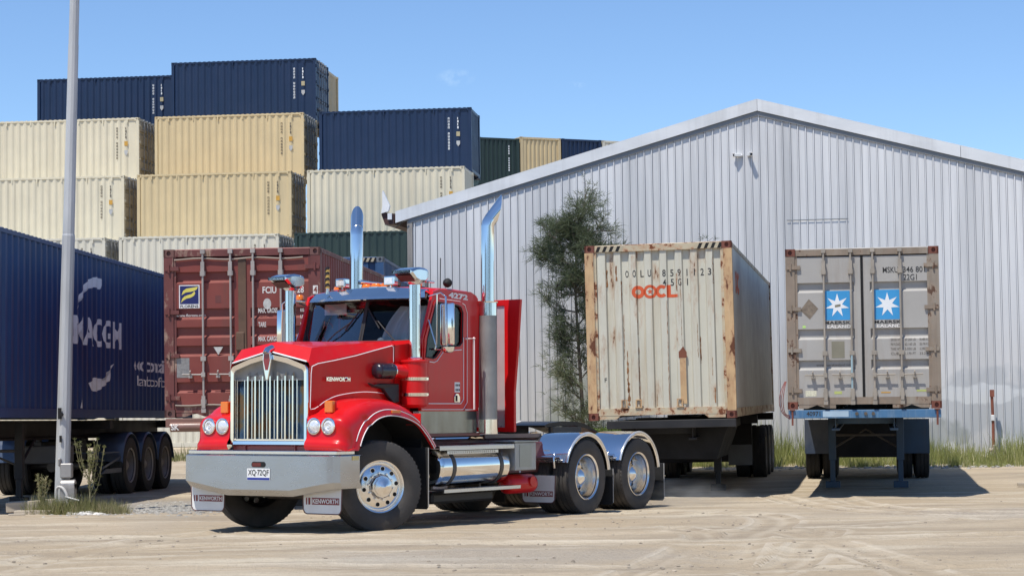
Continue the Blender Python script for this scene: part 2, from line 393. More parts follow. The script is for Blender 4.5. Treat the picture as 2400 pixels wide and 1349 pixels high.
stones('gravel', 2600, lambda: (random.gauss(-5.6, .75), random.gauss(30.6, 1.1)), .01, .035, gravel_m, 'grey gravel on the ground right of the pole base')
stones('rubble', 60, lambda: (random.gauss(-6.42, .12), random.gauss(28.85, .08)), .025, .07, pm('white_rubble', (.55, .53, .49), .9, var=.3), 'small heap of white broken rubble in the weeds at the pole base')
stones('kerb_rubble', 900, lambda: (random.uniform(4.4, 13), random.gauss(44.0, .5)), .012, .05, gravel_m, 'pale gravel along the foot of the grass by the shed')

# ------------------------------------------------------------------ wheels
def tyre_prof(w_=.28, R=.525):
    h = w_/2; g = .011
    p = [(.285, -h*.72), (.305, -h*.86), (.36, -h*1.03), (.42, -h*1.06), (.475, -h*1.0), (.505, -h*.95), (R-.006, -h*.90), (R, -h*.84)]
    for c in (-.48, -.16, .16, .48): p += [(R, (c*2-.10)*h*.85), (R-g, (c*2-.07)*h*.85), (R-g, (c*2+.07)*h*.85), (R, (c*2+.10)*h*.85)]
    p += [(R, h*.84), (R-.006, h*.90), (.505, h*.95), (.475, h*1.0), (.42, h*1.06), (.36, h*1.03), (.305, h*.86), (.285, h*.72)]
    return p
_W = {}
def wheel_meshes(kind):
    if kind in _W: return _W[kind]
    prof = tyre_prof(.29 if kind == 'steer' else .275); n = 120
    lug = (lambda j, k: (-.012 if (k % 2 and (6 <= j <= 8 or len(prof)-9 <= j <= len(prof)-7)) else 0))
    t = MB(); t.lathe(prof, n, 'y', mod=lug)
    if kind != 'steer': t.lathe(prof, n, 'y', M=Matrix.Translation((0, -.335, 0)), mod=lug)
    tm = tyre_m if kind in ('steer', 'drive') else tyre_d
    to = t.build('tyre', tm, smooth=28, fix=False)
    r = MB(); mats = [alloy if kind in ('steer', 'drive') else pm('grey_steel_rim', (.30, .29, .28), .6, .2, var=.25, fade=((.20, .15, .11), .7, 5)), dark, blk]
    if kind == 'steer':
        r.lathe([(.282, .06), (.30, .10), (.308, .118), (.300, .126), (.285, .118), (.272, .085), (.26, .085), (.235, .105), (.185, .122), (.15, .126), (.135, .126)], 64)
        r.lathe([(.15, .12), (.145, .15), (.125, .175), (.11, .178), (.108, .21), (.085, .215), (.06, .235), (0, .262)], 10)
        for k in range(10):
            a = 2*pi*(k+.3)/10
            r.cyl((cos(a)*.205, .10, sin(a)*.205), (cos(a)*.205, .121, sin(a)*.205), .029, n=16); r.cur = 1
            r.cyl((cos(a)*.205, .11, sin(a)*.205), (cos(a)*.205, .124, sin(a)*.205), .024, n=16); r.cur = 0
            a += pi/10
            r.cyl((cos(a)*.155, .12, sin(a)*.155), (cos(a)*.155, .155, sin(a)*.155), .016, .011, n=8)
        r.cur = 1; r.lathe([(.284, -.1), (.27, -.05), (.26, .04), (.27, .085)], 48)
    else:
        r.lathe([(.284, .05), (.315, .112), (.325, .128), (.318, .134), (.298, .118), (.280, .05), (.268, -.03), (.262, -.085), (.25, -.10), (.235, -.10), (.20, -.085), (.15, -.08), (.12, -.08)], 64)
        r.lathe([(.135, -.08), (.128, -.02), (.112, 0), (.108, .035), (.088, .05), (.05, .075), (0, .085)], 28)
        for k in range(10):
            a = 2*pi*(k+.2)/10
            r.cur = 1; r.cyl((cos(a)*.212, -.11, sin(a)*.212), (cos(a)*.212, -.078, sin(a)*.212), .027, n=14); r.cur = 0
            a += pi/10; r.cyl((cos(a)*.16, -.08, sin(a)*.16), (cos(a)*.16, -.045, sin(a)*.16), .015, .011, n=8)
        r.cur = 1; r.lathe([(.284, -.45), (.26, -.40), (.255, -.12), (.24, -.10)], 40)
    ro = r.build('rim', mats, smooth=35, fix=False)
    _W[kind] = (to.data, ro.data); bpy.data.objects.remove(to); bpy.data.objects.remove(ro)
    return _W[kind]
def wheel(parent, kind, M):
    tm, rm = wheel_meshes(kind)
    o = bpy.data.objects.new('wheel', tm); COL.objects.link(o); o.parent = parent; o.matrix_local = M
    q = bpy.data.objects.new('rim', rm); COL.objects.link(q); q.parent = o
    return o

# ------------------------------------------------------------------ shipping containers
W2 = 1.219
def boxM(pos, yaw, pi_=0., ro=0.): return Matrix.Translation(pos) @ Matrix.Rotation(-yaw, 4, 'Z') @ Matrix.Rotation(pi_, 4, 'X') @ Matrix.Rotation(-ro, 4, 'Y')
def casting(mb, x0, x1, y0, y1, z0, z1):
    """corner casting with sunk oval holes; material 0 steel, 1 hole"""
    mb.cur = 0; cx, cy, cz = (x0+x1)/2, (y0+y1)/2, (z0+z1)/2
    def face(o, u, v, n, a, b):
        k = 10; ov = [(cos(2*pi*i/k+pi/k)*a, sin(2*pi*i/k+pi/k)*b) for i in range(k)]
        hu, hv = Vector(u).length, Vector(v).length; U = Vector(u).normalized(); V = Vector(v).normalized(); O = Vector(o); Nn = Vector(n)
        mb.cur = 0; mb.plate([(-hu, -hv), (hu, -hv), (hu, hv), (-hu, hv)], [ov], lambda p, q: O+U*p+V*q, -Nn*.03)
        mb.cur = 1; mb.add([O+U*p*1.15+V*q*1.15-Nn*.031 for p, q in ov], [tuple(range(k))])
    e = .0
    sx = 1 if cx > 0 else -1
    yf = y0 if cy < 3 and y0 < .2 else y1; ny = -1 if yf == y0 else 1
    face((cx, yf, cz), ((x1-x0)/2, 0, 0), (0, 0, (z1-z0)/2), (0, ny, 0), .034, .04)
    xf = x1 if sx > 0 else x0
    face((xf, cy, cz), (0, (y1-y0)/2, 0), (0, 0, (z1-z0)/2), (sx, 0, 0), .045, .034)
    mb.cur = 0; i = .03
    mb.box(x0+(i if sx < 0 else 0), x1-(i if sx > 0 else 0), y0+(i if ny < 0 else 0), y1-(i if ny > 0 else 0), z0, z1)
def corr(a, b, pitch=.278, outer=.072, slope=.068, off=0.):
    """breakpoints (s, depth 0..1) of a trapezoid corrugation from a to b"""
    inner = pitch-outer-2*slope; s = a+off; pts = [(a, 1)]
    while s+pitch < b:
        pts += [(s+slope*.999, 0), (s+slope+outer, 0), (s+2*slope+outer, 1), (s+2*slope+outer+inner, 1)]; s += pitch
    if pts[-1][0] < b-.01: pts.append((b, 1))
    return pts
def prof_fn(pts, depth):
    def f(s):
        for (a, da), (b, db) in zip(pts[:-1], pts[1:]):
            if a <= s <= b: return -depth*(da+(db-da)*(s-a)/max(1e-6, b-a))
        return -depth
    return f
def container(M, H, L, mat, label, doors='near', castm=None, doorm=None, rodm=None, bands=None, framem=None, endm=None, group=None, pitch_end=.25, far=False, roofm=None, marks=None, name='shipping_container', stripes=False, hooks=False, handle_z=.58, sidem=None):
    root = empty(name, M, label, 'shipping container', group); R = {'root': root}
    castm = castm or mat; doorm = doorm or mat; rodm = rodm or mat; framem = framem or mat; endm = endm or mat
    f = MB()
    for y0, y1 in ((.004, .12), (L-.12, L-.004)):
        for s in (-1, 1):
            a, b = sorted((s*W2*.998, s*(W2-.15))); f.box(a, b, y0, y1, .118, H-.118)
            f.box(*sorted((s*(W2-.06), s*(W2-.19))), y0+.015 if y0 < 1 else y1-.05, y0+.05 if y0 < 1 else y1-.015, .12, H-.12)
        f.box(-W2+.17, W2-.17, y0+.004, y1-.02, H-.115, H-.012)
    for y0, y1, nr in ((.01, .12, 1), (L-.12, L-.01, 0)):
        f.box(-W2+.17, W2-.17, y0, y1, .075, .19)
        for s in (-1, 1):
            q = [(s*(W2-.18), .012), (s*(W2-.46), .012), (s*(W2-.53), .074), (s*(W2-.18), .074)] if doors != ('near' if nr else 'far') else [(s*.45, .012), (s*(W2-.62), .012), (s*(W2-.47), .066), (s*(W2-.32), .012), (s*(W2-.18), .012), (s*(W2-.18), .0745), (s*.45, .0745)]
            f.prism([(p, y0+.004, z) for p, z in q], (0, y1-y0-.008, 0))
    for s in (-1, 1):
        f.box(*sorted((s*(W2-.004), s*(W2-.06))), .17, L-.17, H-.075, H-.012); f.box(*sorted((s*(W2-.004), s*(W2-.05))), .17, L-.17, .012, .16)
        if hooks:
            for k in range(int(L)): f.box(*sorted((s*(W2-.006), s*(W2+.012))), .55+k*1.0, .60+k*1.0, H-.20, H-.07)
    f.build('frame', framem, root)
    c = MB()
    for y0, y1 in ((0, .178), (L-.178, L)):
        for s in (-1, 1):
            for z0 in (0, H-.118):
                c = MB(); a, b = sorted((s*W2, s*(W2-.162))); casting(c, a, b, y0, y1, z0, z0+.118)
                c.build('corner_casting', [castm, dark], root, fix=False)
    cp = corr(.12, L-.12); D = .036
    for s in (-1, 1):
        m = MB(); x = s*(W2-.012)
        m.grid([[(x-s*D*d, y, .155) for y, d in cp], [(x-s*D*d, y, H-.07) for y, d in cp]], flip=s < 0)
        m.build('side_panel', sidem or mat, root, fix=False, smooth=None)
    R['cp'] = cp; R['D'] = D
    rp = corr(.12, L-.12, .2, .09, .02); m = MB()
    m.grid([[(-W2+.03, y, H+.006-.022*d) for y, d in rp], [(0, y, H+.010-.022*d) for y, d in rp], [(W2-.03, y, H+.006-.022*d) for y, d in rp]], flip=True)
    for s in (-1, 1): m.grid([[(s*(W2-.03), y, H-.04) for y, d in rp], [(s*(W2-.03), y, H+.006-.022*d) for y, d in rp]])
    m.build('roof_panel', roofm or mat, root, fix=False)
    m = MB(); m.box(-W2+.06, W2-.06, .12, L-.12, .13, .155); m.build('floor', dark, root)
    for end in ('near', 'far'):
        E = Matrix.Identity(4) if end == 'near' else Matrix.Translation((0, L, 0)) @ Matrix.Rotation(pi, 4, 'Z')
        if doors != end:
            ep = corr(-W2+.14, W2-.14, pitch_end, .105, .022, .07); m = MB()
            m.grid([[(x, .028+.046*d, .18) for x, d in ep], [(x, .028+.046*d, H-.11) for x, d in ep]], M=E, flip=False)
            o = m.build('end_panel', endm, root, fix=False); R['end_'+end] = o; R['ep'] = ep
            if stripes:
                for s in (-1, 1):
                    y_, b_ = MB(), MB()
                    for k in range(8):
                        x = s*(W2-.21-k*.055); t = y_ if k % 2 else b_
                        t.add([(x-.0275, .0055, H-.11), (x+.0275, .0055, H-.11), (x+.0275+.05*s*0+.04, .0055, H-.02), (x-.0275+.04, .0055, H-.02)], [(0, 1, 2, 3)], E)
                    y_.build('warning_stripe', pm('faded_yellow', (.46, .40, .28), .6), root, fix=False); b_.build('warning_stripe', dark, root, fix=False)
            continue
        bands = bands or ([(1.95, 2.08), (1.42, 1.55), (.9, 1.03), (.4, .53)] if H < 2.7 else [(2.2, 2.33), (1.6, 1.73), (1.0, 1.13), (.4, .53)])
        for s in (-1, 1):
            d = MB(); zs = [(.17, 0)]
            for a, b in sorted(bands): zs += [(a-.035, 0), (a, 1), (b, 1), (b+.004, 0)]
            zs.append((H-.135, 0)); xs = [(.009, 0), (.125, 0), (.127, 1), (1.055, 1), (1.057, 0), (1.085, 0)]
            d.grid([[(s*x, .024+(.045 if z[1]*g else 0), z[0]) for x, g in xs] for z in zs], M=E, flip=s > 0)
            d.box(*sorted((s*.018, s*1.085)), .072, .085, .17, H-.135, M=E)
            for xa, xb in ((.007, .011), (1.083, 1.087)): d.box(*sorted((s*xa, s*xb)), .024, .075, .17, H-.135, M=E)
            dr = d.build('door', doorm, root, fix=False); R.setdefault('door', []).append(dr)
            if far and abs(s) and H > 9: continue
            g = MB(); g.box(*sorted((s*.002, s*.020)), .014, .03, .17, H-.135, M=E); g.box(*sorted((s*1.08, s*1.10)), .014, .03, .17, H-.135, M=E); g.build('door_gasket', dark, dr)
            for rx in (.175, .605):
                r = MB(); x = s*rx
                r.cyl((x, -.022, .09), (x, -.022, H-.06), .0175, n=10, M=E)
                for z in (.02, H-.125): r.box(x-.035, x+.035, -.045, .02, z+.05, z+.115, M=E)
                for z in (.24, .9 if H < 2.7 else 1.0, H-.38): r.box(x-.04, x+.04, -.04, .022, z-.035, z+.035, M=E)
                r.box(x-.028, x+.028, -.05, -.005, .14, .33, M=E); r.box(x-.028, x+.028, -.05, -.005, H-.42, H-.2, M=E)
                r.build('lock_rod', rodm, dr, smooth=40)
                h = MB(); hx = -1 if s < 0 else 1; zz = handle_z
                h.cyl((x, -.045, zz), (x+hx*.33, -.05, zz+.005), .011, n=8, M=E); h.box(x-.03, x+.03, -.06, -.01, zz-.035, zz+.035, M=E)
                h.box(x+hx*.20-.03, x+hx*.20+.03, -.055, .02, zz-.05, zz-.01, M=E); h.tube([(x+hx*.2, -.06, zz), (x+hx*.2, -.075, zz+.045), (x+hx*.2, -.04, zz+.06)], .012, 6, M=E)
                h.build('door_handle', rodm, dr, smooth=40)
            for z in (.30, .95, 1.62, H-.30):
                h = MB(); h.box(*sorted((s*.98, s*(W2-.02))), -.012, .028, z-.03, z+.03, M=E); h.cyl((s*(W2-.085), -.012, z-.06), (s*(W2-.085), -.012, z+.06), .018, n=8, M=E)
                h.build('hinge', framem, dr, smooth=40)
    return R
def far_marks(R, colr, L, H, side=1, alt=None, seed=1):
    """stacked vertical identification letters near the door end of a long side, too small to read"""
    rnd = random.Random(seed); m = MB(); n = MB(); x = side*(W2+.002)
    def bar(mb, y, z0, z1, wd): mb.add([(x, y, z0), (x, y+wd, z0), (x, y+wd, z1), (x, y, z1)], [(0, 1, 2, 3) if side > 0 else (3, 2, 1, 0)])
    z = H-.38
    for k in range(12):
        if k not in (4, 11):
            bar(m, L-.93, z-.085, z, .022); bar(m, L-.93+.045, z-.085, z, .02)
            if rnd.random() > .3: bar(m, L-.93, z-.02, z, .06)
            if rnd.random() > .4: bar(m, L-.93, z-.085, z-.065, .06)
        z -= .118
    z = H-.38
    for k in range(4): bar(m, L-.56, z-.09, z, .05 if k % 2 else .03); z -= .118
    m.cur = 0; m.build('marking', colr, R['root'], fix=False)
    bar(n, L-.60, H-1.12, H-.94, .14); n.build('sticker', alt or pm('orange_sticker', (.55, .30, .05), .6), R['root'], fix=False)
    n = MB(); q = [(L-.60, H-1.30), (L-.46, H-1.30), (L-.46, H-1.42), (L-.53, H-1.52), (L-.60, H-1.42)]
    n.add([(x, a, b) for a, b in q], [tuple(range(5)) if side < 0 else tuple(range(5))]); n.build('sticker', pm('pale_sticker', (.42, .42, .42), .6), R['root'], fix=False)

# paints of the far stack
cream = pm('cream_container_paint', (.67, .605, .455), .5, var=.04, scale=1.2, streak=((.42, .36, .26), .35, 3))
cream_grey = pm('grey_cream_container_paint', (.63, .60, .50), .5, var=.04, scale=1.2, streak=((.40, .36, .28), .3, 3))
tan = pm('tan_container_paint', (.60, .475, .275), .5, var=.04, scale=1.2, streak=((.37, .29, .17), .3, 3))
navy = pm('navy_container_paint', (.0055, .020, .062), .42, var=.08, scale=1.2, streak=((.011, .028, .07), .5, 3))
dgreen = pm('dark_green_container_paint', (.018, .038, .035), .5, var=.1, scale=1.2)
dk_door = {id(cream): pm('darker_cream_door', (.40, .36, .28), .6, var=.15), id(cream_grey): pm('darker_grey_door', (.36, .35, .31), .6, var=.15), id(tan): pm('darker_tan_door', (.36, .30, .20), .6, var=.15)}  # door panels in a darker copy of each pale paint
mk_dark = pm('dark_marking', (.10, .08, .06), .6); mk_white = pm('white_marking', (.72, .74, .76), .6)
AY = .12; lx = Vector((cos(AY), -sin(AY), 0)); dx_ = Vector((sin(AY), cos(AY), 0)); BZ = -.25; H8 = 2.591
def stack_box(x, y, tier, mat, label, doors='far', L=6.058, hooks=True, marks=True, seed=1):
    M = Matrix.Translation(Vector((x, y, BZ+(tier-1)*H8))+dx_*W2) @ Matrix((lx*0-dx_, lx, Vector((0, 0, 1)))).transposed().to_4x4()
    # local x -> towards the camera, local y -> right along the row
    dark_p = mat in (navy, dgreen)
    R = container(M, H8, L, mat, label, doors=doors, doorm=dk_door.get(id(mat), mat), castm=mat, rodm=pm('galvanised_rod', (.33, .33, .33), .5, .3), group='containers stacked up behind the yard', hooks=hooks, far=True)
    if marks: far_marks(R, mk_white if dark_p else mk_dark, L, H8, 1, pm('tan_sticker', (.42, .36, .22), .6) if dark_p else None, seed)
    return R
Bx = {0: (-14.54, 70.9), 1: (-14.35, 73.4), 2: (-14.13, 75.9), 3: (-13.90, 78.4), 4: (-13.7, 81.0)}
Axr = {0: -15.06, 1: -14.86, 2: -14.77}
Cx = {0: -7.95, 1: -7.74, 2: -7.51}
for r, mat, lab in ((0, cream_grey, 'grey cream container low in the stack, just above the long navy container on the trailer'),
                    (1, cream, 'lower of the two full pale cream containers behind the light pole'),
                    (2, cream, 'upper of the two full pale cream containers behind the light pole')):
    stack_box(Axr[r]-6.058*cos(AY), Bx[r][1]+6.75*AY, 3+r, mat, lab, seed=10+r)
stack_box(-20.35, 82.15, 6, navy, 'navy container at the far left of the stack top, crossed by the light pole', seed=14)
for r, mat, lab in ((0, cream_grey, 'grey cream container whose top shows right above the maroon container'),
                    (1, tan, 'lower of the two tan containers in the middle of the stack'),
                    (2, tan, 'upper of the two tan containers, right under the topmost navy one'),
                    (3, navy, 'topmost navy container of the whole stack, right of the light pole')):
    stack_box(Bx[r][0], Bx[r][1], 3+r, mat, lab, seed=20+r)
stack_box(-13.72, 81.0, 6, tan, 'tan container peeking out behind the right end of the topmost navy one', marks=False, hooks=False, doors='near', seed=31)
for r, mat, lab, dr in ((0, dgreen, 'dark green container just left of the shed corner', 'near'),
                    (1, cream, 'cream container behind the left eave of the shed, under a navy one', 'near'),
                    (2, navy, 'navy container at the right end of the stack with a white square sticker', 'near')):
    stack_box(Cx[r], Bx[r][1]-.8, 3+r, mat, lab, doors=dr, seed=40+r)
for t in (1, 2):
    for x, mat, wh in ((Axr[0]-6.058*cos(AY), cream, 'behind the navy trailer load'), (Bx[0][0], cream_grey, 'behind the maroon container'), (Cx[0], dgreen, 'behind the red truck cab')):
        stack_box(x, Bx[0][1]+(.8 if x < -15 else -.8 if x > -9 else 0), t, mat, ('bottom' if t == 1 else 'second layer')+' container of the stack '+wh, marks=False, hooks=False)
mb = MB(); mb.add([(0, 0, 0), (.3, 0, 0), (.3, 0, .26), (0, 0, .26)], [(0, 1, 2, 3)])
# distant row of container ends to the right of the stack, over the shed roof
a2 = radians(24); ex = Vector((cos(a2), sin(a2), 0)); ey = Vector((-sin(a2), cos(a2), 0)); px0 = -1.72; py0 = 103.
for k, (mat, lab) in enumerate(((dgreen, 'dark green container end in the distant row, nearest the stack'), (tan, 'tan container end in the distant row between a dark green and a navy one'), (navy, 'navy container end in the distant row, third from the left'), (cream_grey, 'pale grey container barely showing above the shed roof slope'))):
    for t in (1, 2, 3, 4, 5, 6):
        H = H8; p = Vector((px0, py0, 0))+ex*(2.50*k+W2)
        M = Matrix.Translation((p.x, p.y, -.1+(t-1)*H8-(.12 if k == 0 else 0))) @ Matrix((ex, ey, Vector((0, 0, 1)))).transposed().to_4x4()
        R = container(M, H, 6.058, mat, lab if t == 6 else lab.split(' container')[0]+' container in ground layer '+str(t)+' of the distant row behind the shed', doors='far', group='distant row of containers', far=True)
        if t == 6 and k < 1:
            m = MB()
            for q in range(11):
                if q != 4: m.add([(.55, -.001, H-.4-q*.13), (.62, -.001, H-.4-q*.13), (.62, -.001, H-.49-q*.13), (.55, -.001, H-.49-q*.13)], [(0, 1, 2, 3)])
            m.build('marking', mk_white, R['root'], fix=False)

# ------------------------------------------------------------------ foreground containers
# -- old cream container with orange corner posts
crust = pm('weathered_white_panel', (.575, .555, .46), .55, var=.06, scale=1.4, streak=((.40, .29, .15), .55, 5), rust=((.13, .05, .022), .635, 4.2, .28), bump=.05)
corange = pm('rusty_orange_post', (.54, .36, .19), .6, var=.18, streak=((.63, .52, .34), .8, 6), rust=((.12, .042, .02), .555, 6, .35))
crail = pm('rusty_cream_rail', (.50, .43, .30), .6, var=.1, rust=((.16, .05, .02), .55, 5, 1))
ccast = pm('rusty_casting', (.17, .055, .035), .7, var=.3)
cside = pm('dirty_white_side', (.60, .58, .51), .6, var=.10, fade=((.27, .20, .17), .6, .35), rust=((.13, .055, .03), .75, 2, .4))
OO = boxM((2.44, 31.607, 1.183), .1847, -.0049, .0124)
R = container(OO, 2.896, 12.192, crust, 'weathered cream container with rusty orange corner posts and red lettering, on a trailer', doors='far', castm=ccast, framem=crail, endm=crust, sidem=cside, stripes=True, pitch_end=.254, roofm=crail)
rt = R['root']
for s in (-1, 1):
    p = MB(); p.box(*sorted((s*(W2+.002), s*(W2-.145))), .0, .10, .119, 2.896-.119); p.build('corner_post', corange, rt, bevel=.004)
ep = R['ep']; pf = prof_fn(ep, .046)
def on_end(root, txt, x, z, h, mat, wd=None, bold=0., fold=None, spacing=1., name='lettering'):
    v, f = text_mesh(txt, wd, h, bold, spacing); m = MB()
    if fold:
        e_, dp = fold; br = [a-x for a, _ in e_]; fn = prof_fn(e_, dp)
        put2d(m, v, f, (x, .0255, z), (1, 0, 0), (0, 0, 1), prof=lambda q: fn(q+x), breaks=[b for b in br if min(a[0] for a in v) < b < max(a[0] for a in v)])
    else: put2d(m, v, f, (x, .0205, z), (1, 0, 0), (0, 0, 1))
    return m.build(name, mat, root, fix=False)
blackpaint = pm('black_lettering', (.03, .03, .03), .6); redpaint = pm('orange_red_lettering', (.62, .10, .03), .6, var=.12); whitepaint = pm('white_lettering', (.75, .73, .70), .6)
fo = (ep, .046)
def chc(ch, xc, z):
    w_ = .016 if ch == '1' else .056
    on_end(rt, ch, xc-w_/2, z, .115, blackpaint, w_, .012, fo)
for i, ch in enumerate("OOLU"): chc(ch, -.525+i*.126, 2.352)
for i, ch in enumerate("8591123"): chc(ch, .095+i*.1252, 2.345)
for i, ch in enumerate("45G1"): chc(ch, .099+i*.1252, 2.190)
# round letter logo: two rings, C, L
m = MB()
def ring(cx, cz, r0, r1, a0=0, a1=2*pi, n=36):
    v = []; f = []
    for k in range(n+1):
        a = lerp(a0, a1, k/n); v += [(cx+cos(a)*r0, cz+sin(a)*r0), (cx+cos(a)*r1, cz+sin(a)*r1)]
    return v, [(2*k, 2*k+1, 2*k+3, 2*k+2) for k in range(n)]
shapes = [ring(-.345, 2.105, .045, .105), ring(-.145, 2.105, .066, .112), ring(.045, 2.105, .05, .105, radians(42), radians(318)),
          ([(.13, 2.0), (.31, 2.0), (.31, 2.05), (.195, 2.05), (.195, 2.205), (.13, 2.205)], [(0, 1, 2, 3), (0, 3, 4, 5)])]
fl = [(-.145+cos(radians(90+36*k))*(.05 if k % 2 == 0 else .022), 2.105+sin(radians(90+36*k))*(.05 if k % 2 == 0 else .022)) for k in range(10)]
shapes.append((fl+[(-.145, 2.105)], [(k, (k+1) % 10, 10) for k in range(10)]))
fnp = prof_fn(ep, .046)
for v, f in shapes:
    put2d(m, v, f, (0, .0255, 0), (1, 0, 0), (0, 0, 1), prof=fnp, breaks=[b for b, _ in ep if min(a[0] for a in v) < b < max(a[0] for a in v)])
m.build('logo', redpaint, rt, fix=False)
rnd = random.Random(5)
def streaks(x, z0, z1, w0):
    mm = MB(); fn_ = prof_fn(ep, .046); z = z0; pl_ = []
    while z < z1: pl_.append((z, w0*rnd.uniform(.15, 1), rnd.uniform(-.004, .004))); z += rnd.uniform(.015, .06)
    pl_.append((z1, .001, 0)); vs = []
    for z, w_, o_ in pl_: vs += [(x+o_-w_/2, .0245-fn_(x+o_-w_/2), z), (x+o_+w_/2, .0245-fn_(x+o_+w_/2), z)]
    mm.add(vs, [(2*i, 2*i+1, 2*i+3, 2*i+2) for i in range(len(pl_)-1)]); mm.build('rust_streak', pm('streak_rust', (.26, .12, .05), .9, var=.4, scale=8), rt, fix=False)
for x, z0, z1, w_ in ((-.555, .45, 1.15, .035), (-.545, .24, .62, .05), (-.60, 1.0, 1.75, .012), (-.36, .2, 1.2, .014), (-.37, 1.4, 2.1, .010), (.128, .2, 1.95, .013), (.385, .3, .9, .03), (.36, 1.2, 2.5, .009), (.62, 1.0, 1.6, .010), (.66, .9, 1.35, .022), (.88, .25, .5, .025), (.90, 2.2, 2.65, .03), (-.86, 2.2, 2.5, .03), (-.70, 2.3, 2.55, .04), (-.62, 1.9, 2.3, .02), (.85, .7, 1.0, .012), (-.08, .22, .42, .012), (.30, 2.1, 2.4, .02)): streaks(x, z0, z1, w_)
# rusty patch plates, brackets low on the panel
m = MB(); m.prism([(.30, .02, 1.0), (.43, .02, 1.0), (.43, .02, 1.09), (.40, .02, 1.14), (.375, .02, 1.19), (.34, .02, 1.14), (.30, .02, 1.10)], (0, .02, 0)); m.build('rust_scab', pm('thick_rust', (.17, .06, .035), .9, var=.3), rt)
m = MB(); m.box(.315, .415, .021, .03, .25, .995); m.build('repair_strip', corange, rt)
for x in (-.62, -.38, .30):
    m = MB(); m.box(x-.06, x+.06, -.01, .03, .195, .21); m.box(x-.05, x-.03, -.005, .03, .21, .32); m.box(x+.03, x+.05, -.005, .03, .21, .32); m.box(x-.05, x+.05, 0, .03, .32, .335); m.build('bracket', corange, rt)
on_end(rt, "F", -.94, .63, .07, blackpaint, None, .01, fo)
m = MB()
for v, f, y0, z0 in ((*ring(.0, .0, .05, .12), 1.05, 2.27), (*ring(0, 0, .05, .12, radians(40), radians(320)), 1.5, 2.27)):
    put2d(m, [(a*2, b*1.6) for a, b in v], f, (W2-.009, y0, z0), (0, 1, 0), (0, 0, 1))
m.build('logo', redpaint, rt, fix=False)

# -- grey brown container, door end to the camera
gdoor = pm('faded_grey_door', (.385, .37, .345), .5, var=.07, scale=1.6, streak=((.25, .19, .14), .5, 3), fade=((.40, .38, .355), .5, 1.6), rust=((.15, .09, .06), .735, 3, .5))
gframe = pm('brown_grey_frame', (.24, .19, .145), .6, var=.15, streak=((.33, .30, .25), .8, 4), rust=((.11, .06, .04), .60, 5, .6))
grod = pm('dirty_grey_rod', (.33, .29, .24), .5, .1, var=.2)
MA = boxM((5.633, 30.898, 1.32), .1853, .0004, -.0022)
R = container(MA, 2.591, 6.058, gdoor, 'grey brown container with sky blue star panels on its doors, on a blue trailer', doors='near', castm=ccast, framem=gframe, rodm=grod, bands=[(1.913, 2.036), (1.154, 1.287), (.662, .785)], handle_z=.545, sidem=gdoor)
rt = R['root']
skyb = pm('sky_blue_panel', (.045, .30, .62), .45, var=.05, scale=3); starw = pm('white_star', (.78, .80, .82), .5, var=.03)
for x0, x1, z0, z1 in ((-.600, -.195, 1.43, 1.905), (.19, .602, 1.43, 1.908)):
    m = MB(); m.add([(x0, .0225, z0), (x1, .0225, z0), (x1, .0225, z1), (x0, .0225, z1)], [(0, 1, 2, 3)]); m.build('star_panel', skyb, rt, fix=False)
    cx_, cz_ = (x0+x1)/2, (z0+z1)/2; pts = []
    for k in range(14):
        a = radians(90+k*360/14); r = .195 if k % 2 == 0 else .078; pts.append((cx_+cos(a)*r, cz_+sin(a)*r))
    m = MB(); m.add([(a, .0205, b) for a, b in pts]+[(cx_, .0205, cz_)], [(k, (k+1) % 14, 14) for k in range(14)]); m.build('star', starw, rt, fix=False)
    for txt, zz, mt, hh in (("MAERSK", 1.365, blackpaint, .052), ("SEALAND", 1.30, whitepaint, .052)):
        v, f = text_mesh(txt, x1-x0+.02, hh, .02); m = MB(); put2d(m, v, f, (x0-.01, .0205, zz), (1, 0, 0), (0, 0, 1)); m.build('lettering', mt, rt, fix=False)
def flat(root, txt, x, z, h, wd, mt, bold=.006, y=.0205): 
    v, f = text_mesh(txt, wd, h, bold); m = MB(); put2d(m, v, f, (x, y, z), (1, 0, 0), (0, 0, 1)); return m.build('lettering', mt, root, fix=False)
flat(rt, "MSKU", .335, 2.18, .092, .245, blackpaint); flat(rt, "346 801", .655, 2.18, .092, .345, blackpaint); flat(rt, "1", 1.062, 2.18, .092, .022, blackpaint); flat(rt, "22G1", .66, 2.055, .095, .21, blackpaint)
gtx = pm('grey_lettering', (.16, .14, .12), .6)
for i, (a, b, c_) in enumerate((("GROSS WT", "67.200 LB", "30.480 KG"), ("PAYLOAD", "62.160 LB", "28.190 KG"), ("TARE WT", "5.050 LB", "2.290 KG"), ("CUBE", "1.170 FT", "33.2 M"))):
    z = 1.085-i*.075
    if i: z -= 0
    flat(rt, a, .44, z, .04, .15, gtx); flat(rt, b, .66, z, .04, .17, gtx); flat(rt, c_, .89, z, .04, .15, gtx)
flat(rt, "www.maersksealand.com", -.75, .69, .04, .56, gtx, .01, .066)
def patch(root, poly, mt, y=.0215, nm='sticker'):
    m = MB(); m.add([(a, y, b) for a, b in poly], [tuple(range(len(poly)))]); return m.build(nm, mt, root, fix=False)
brown_p = pm('worn_brown_placard', (.20, .16, .12), .7, var=.35, scale=14)
patch(rt, [(-.99, 1.60), (-.84, 1.45), (-.70, 1.62), (-.85, 1.78)], brown_p); patch(rt, [(-.50, .82), (-.295, .82), (-.295, 1.09), (-.50, 1.09)], pm('grey_green_placard', (.23, .215, .16), .7, var=.2))
patch(rt, [(-.93, .205), (-.755, .205), (-.755, .30), (-.93, .30)], pm('pale_yellow_placard', (.62, .60, .46), .6, var=.25, scale=30)); patch(rt, [(-.47, .24), (-.35, .24), (-.35, .285), (-.47, .285)], pm('yellow_green_sticker', (.45, .50, .16), .6))
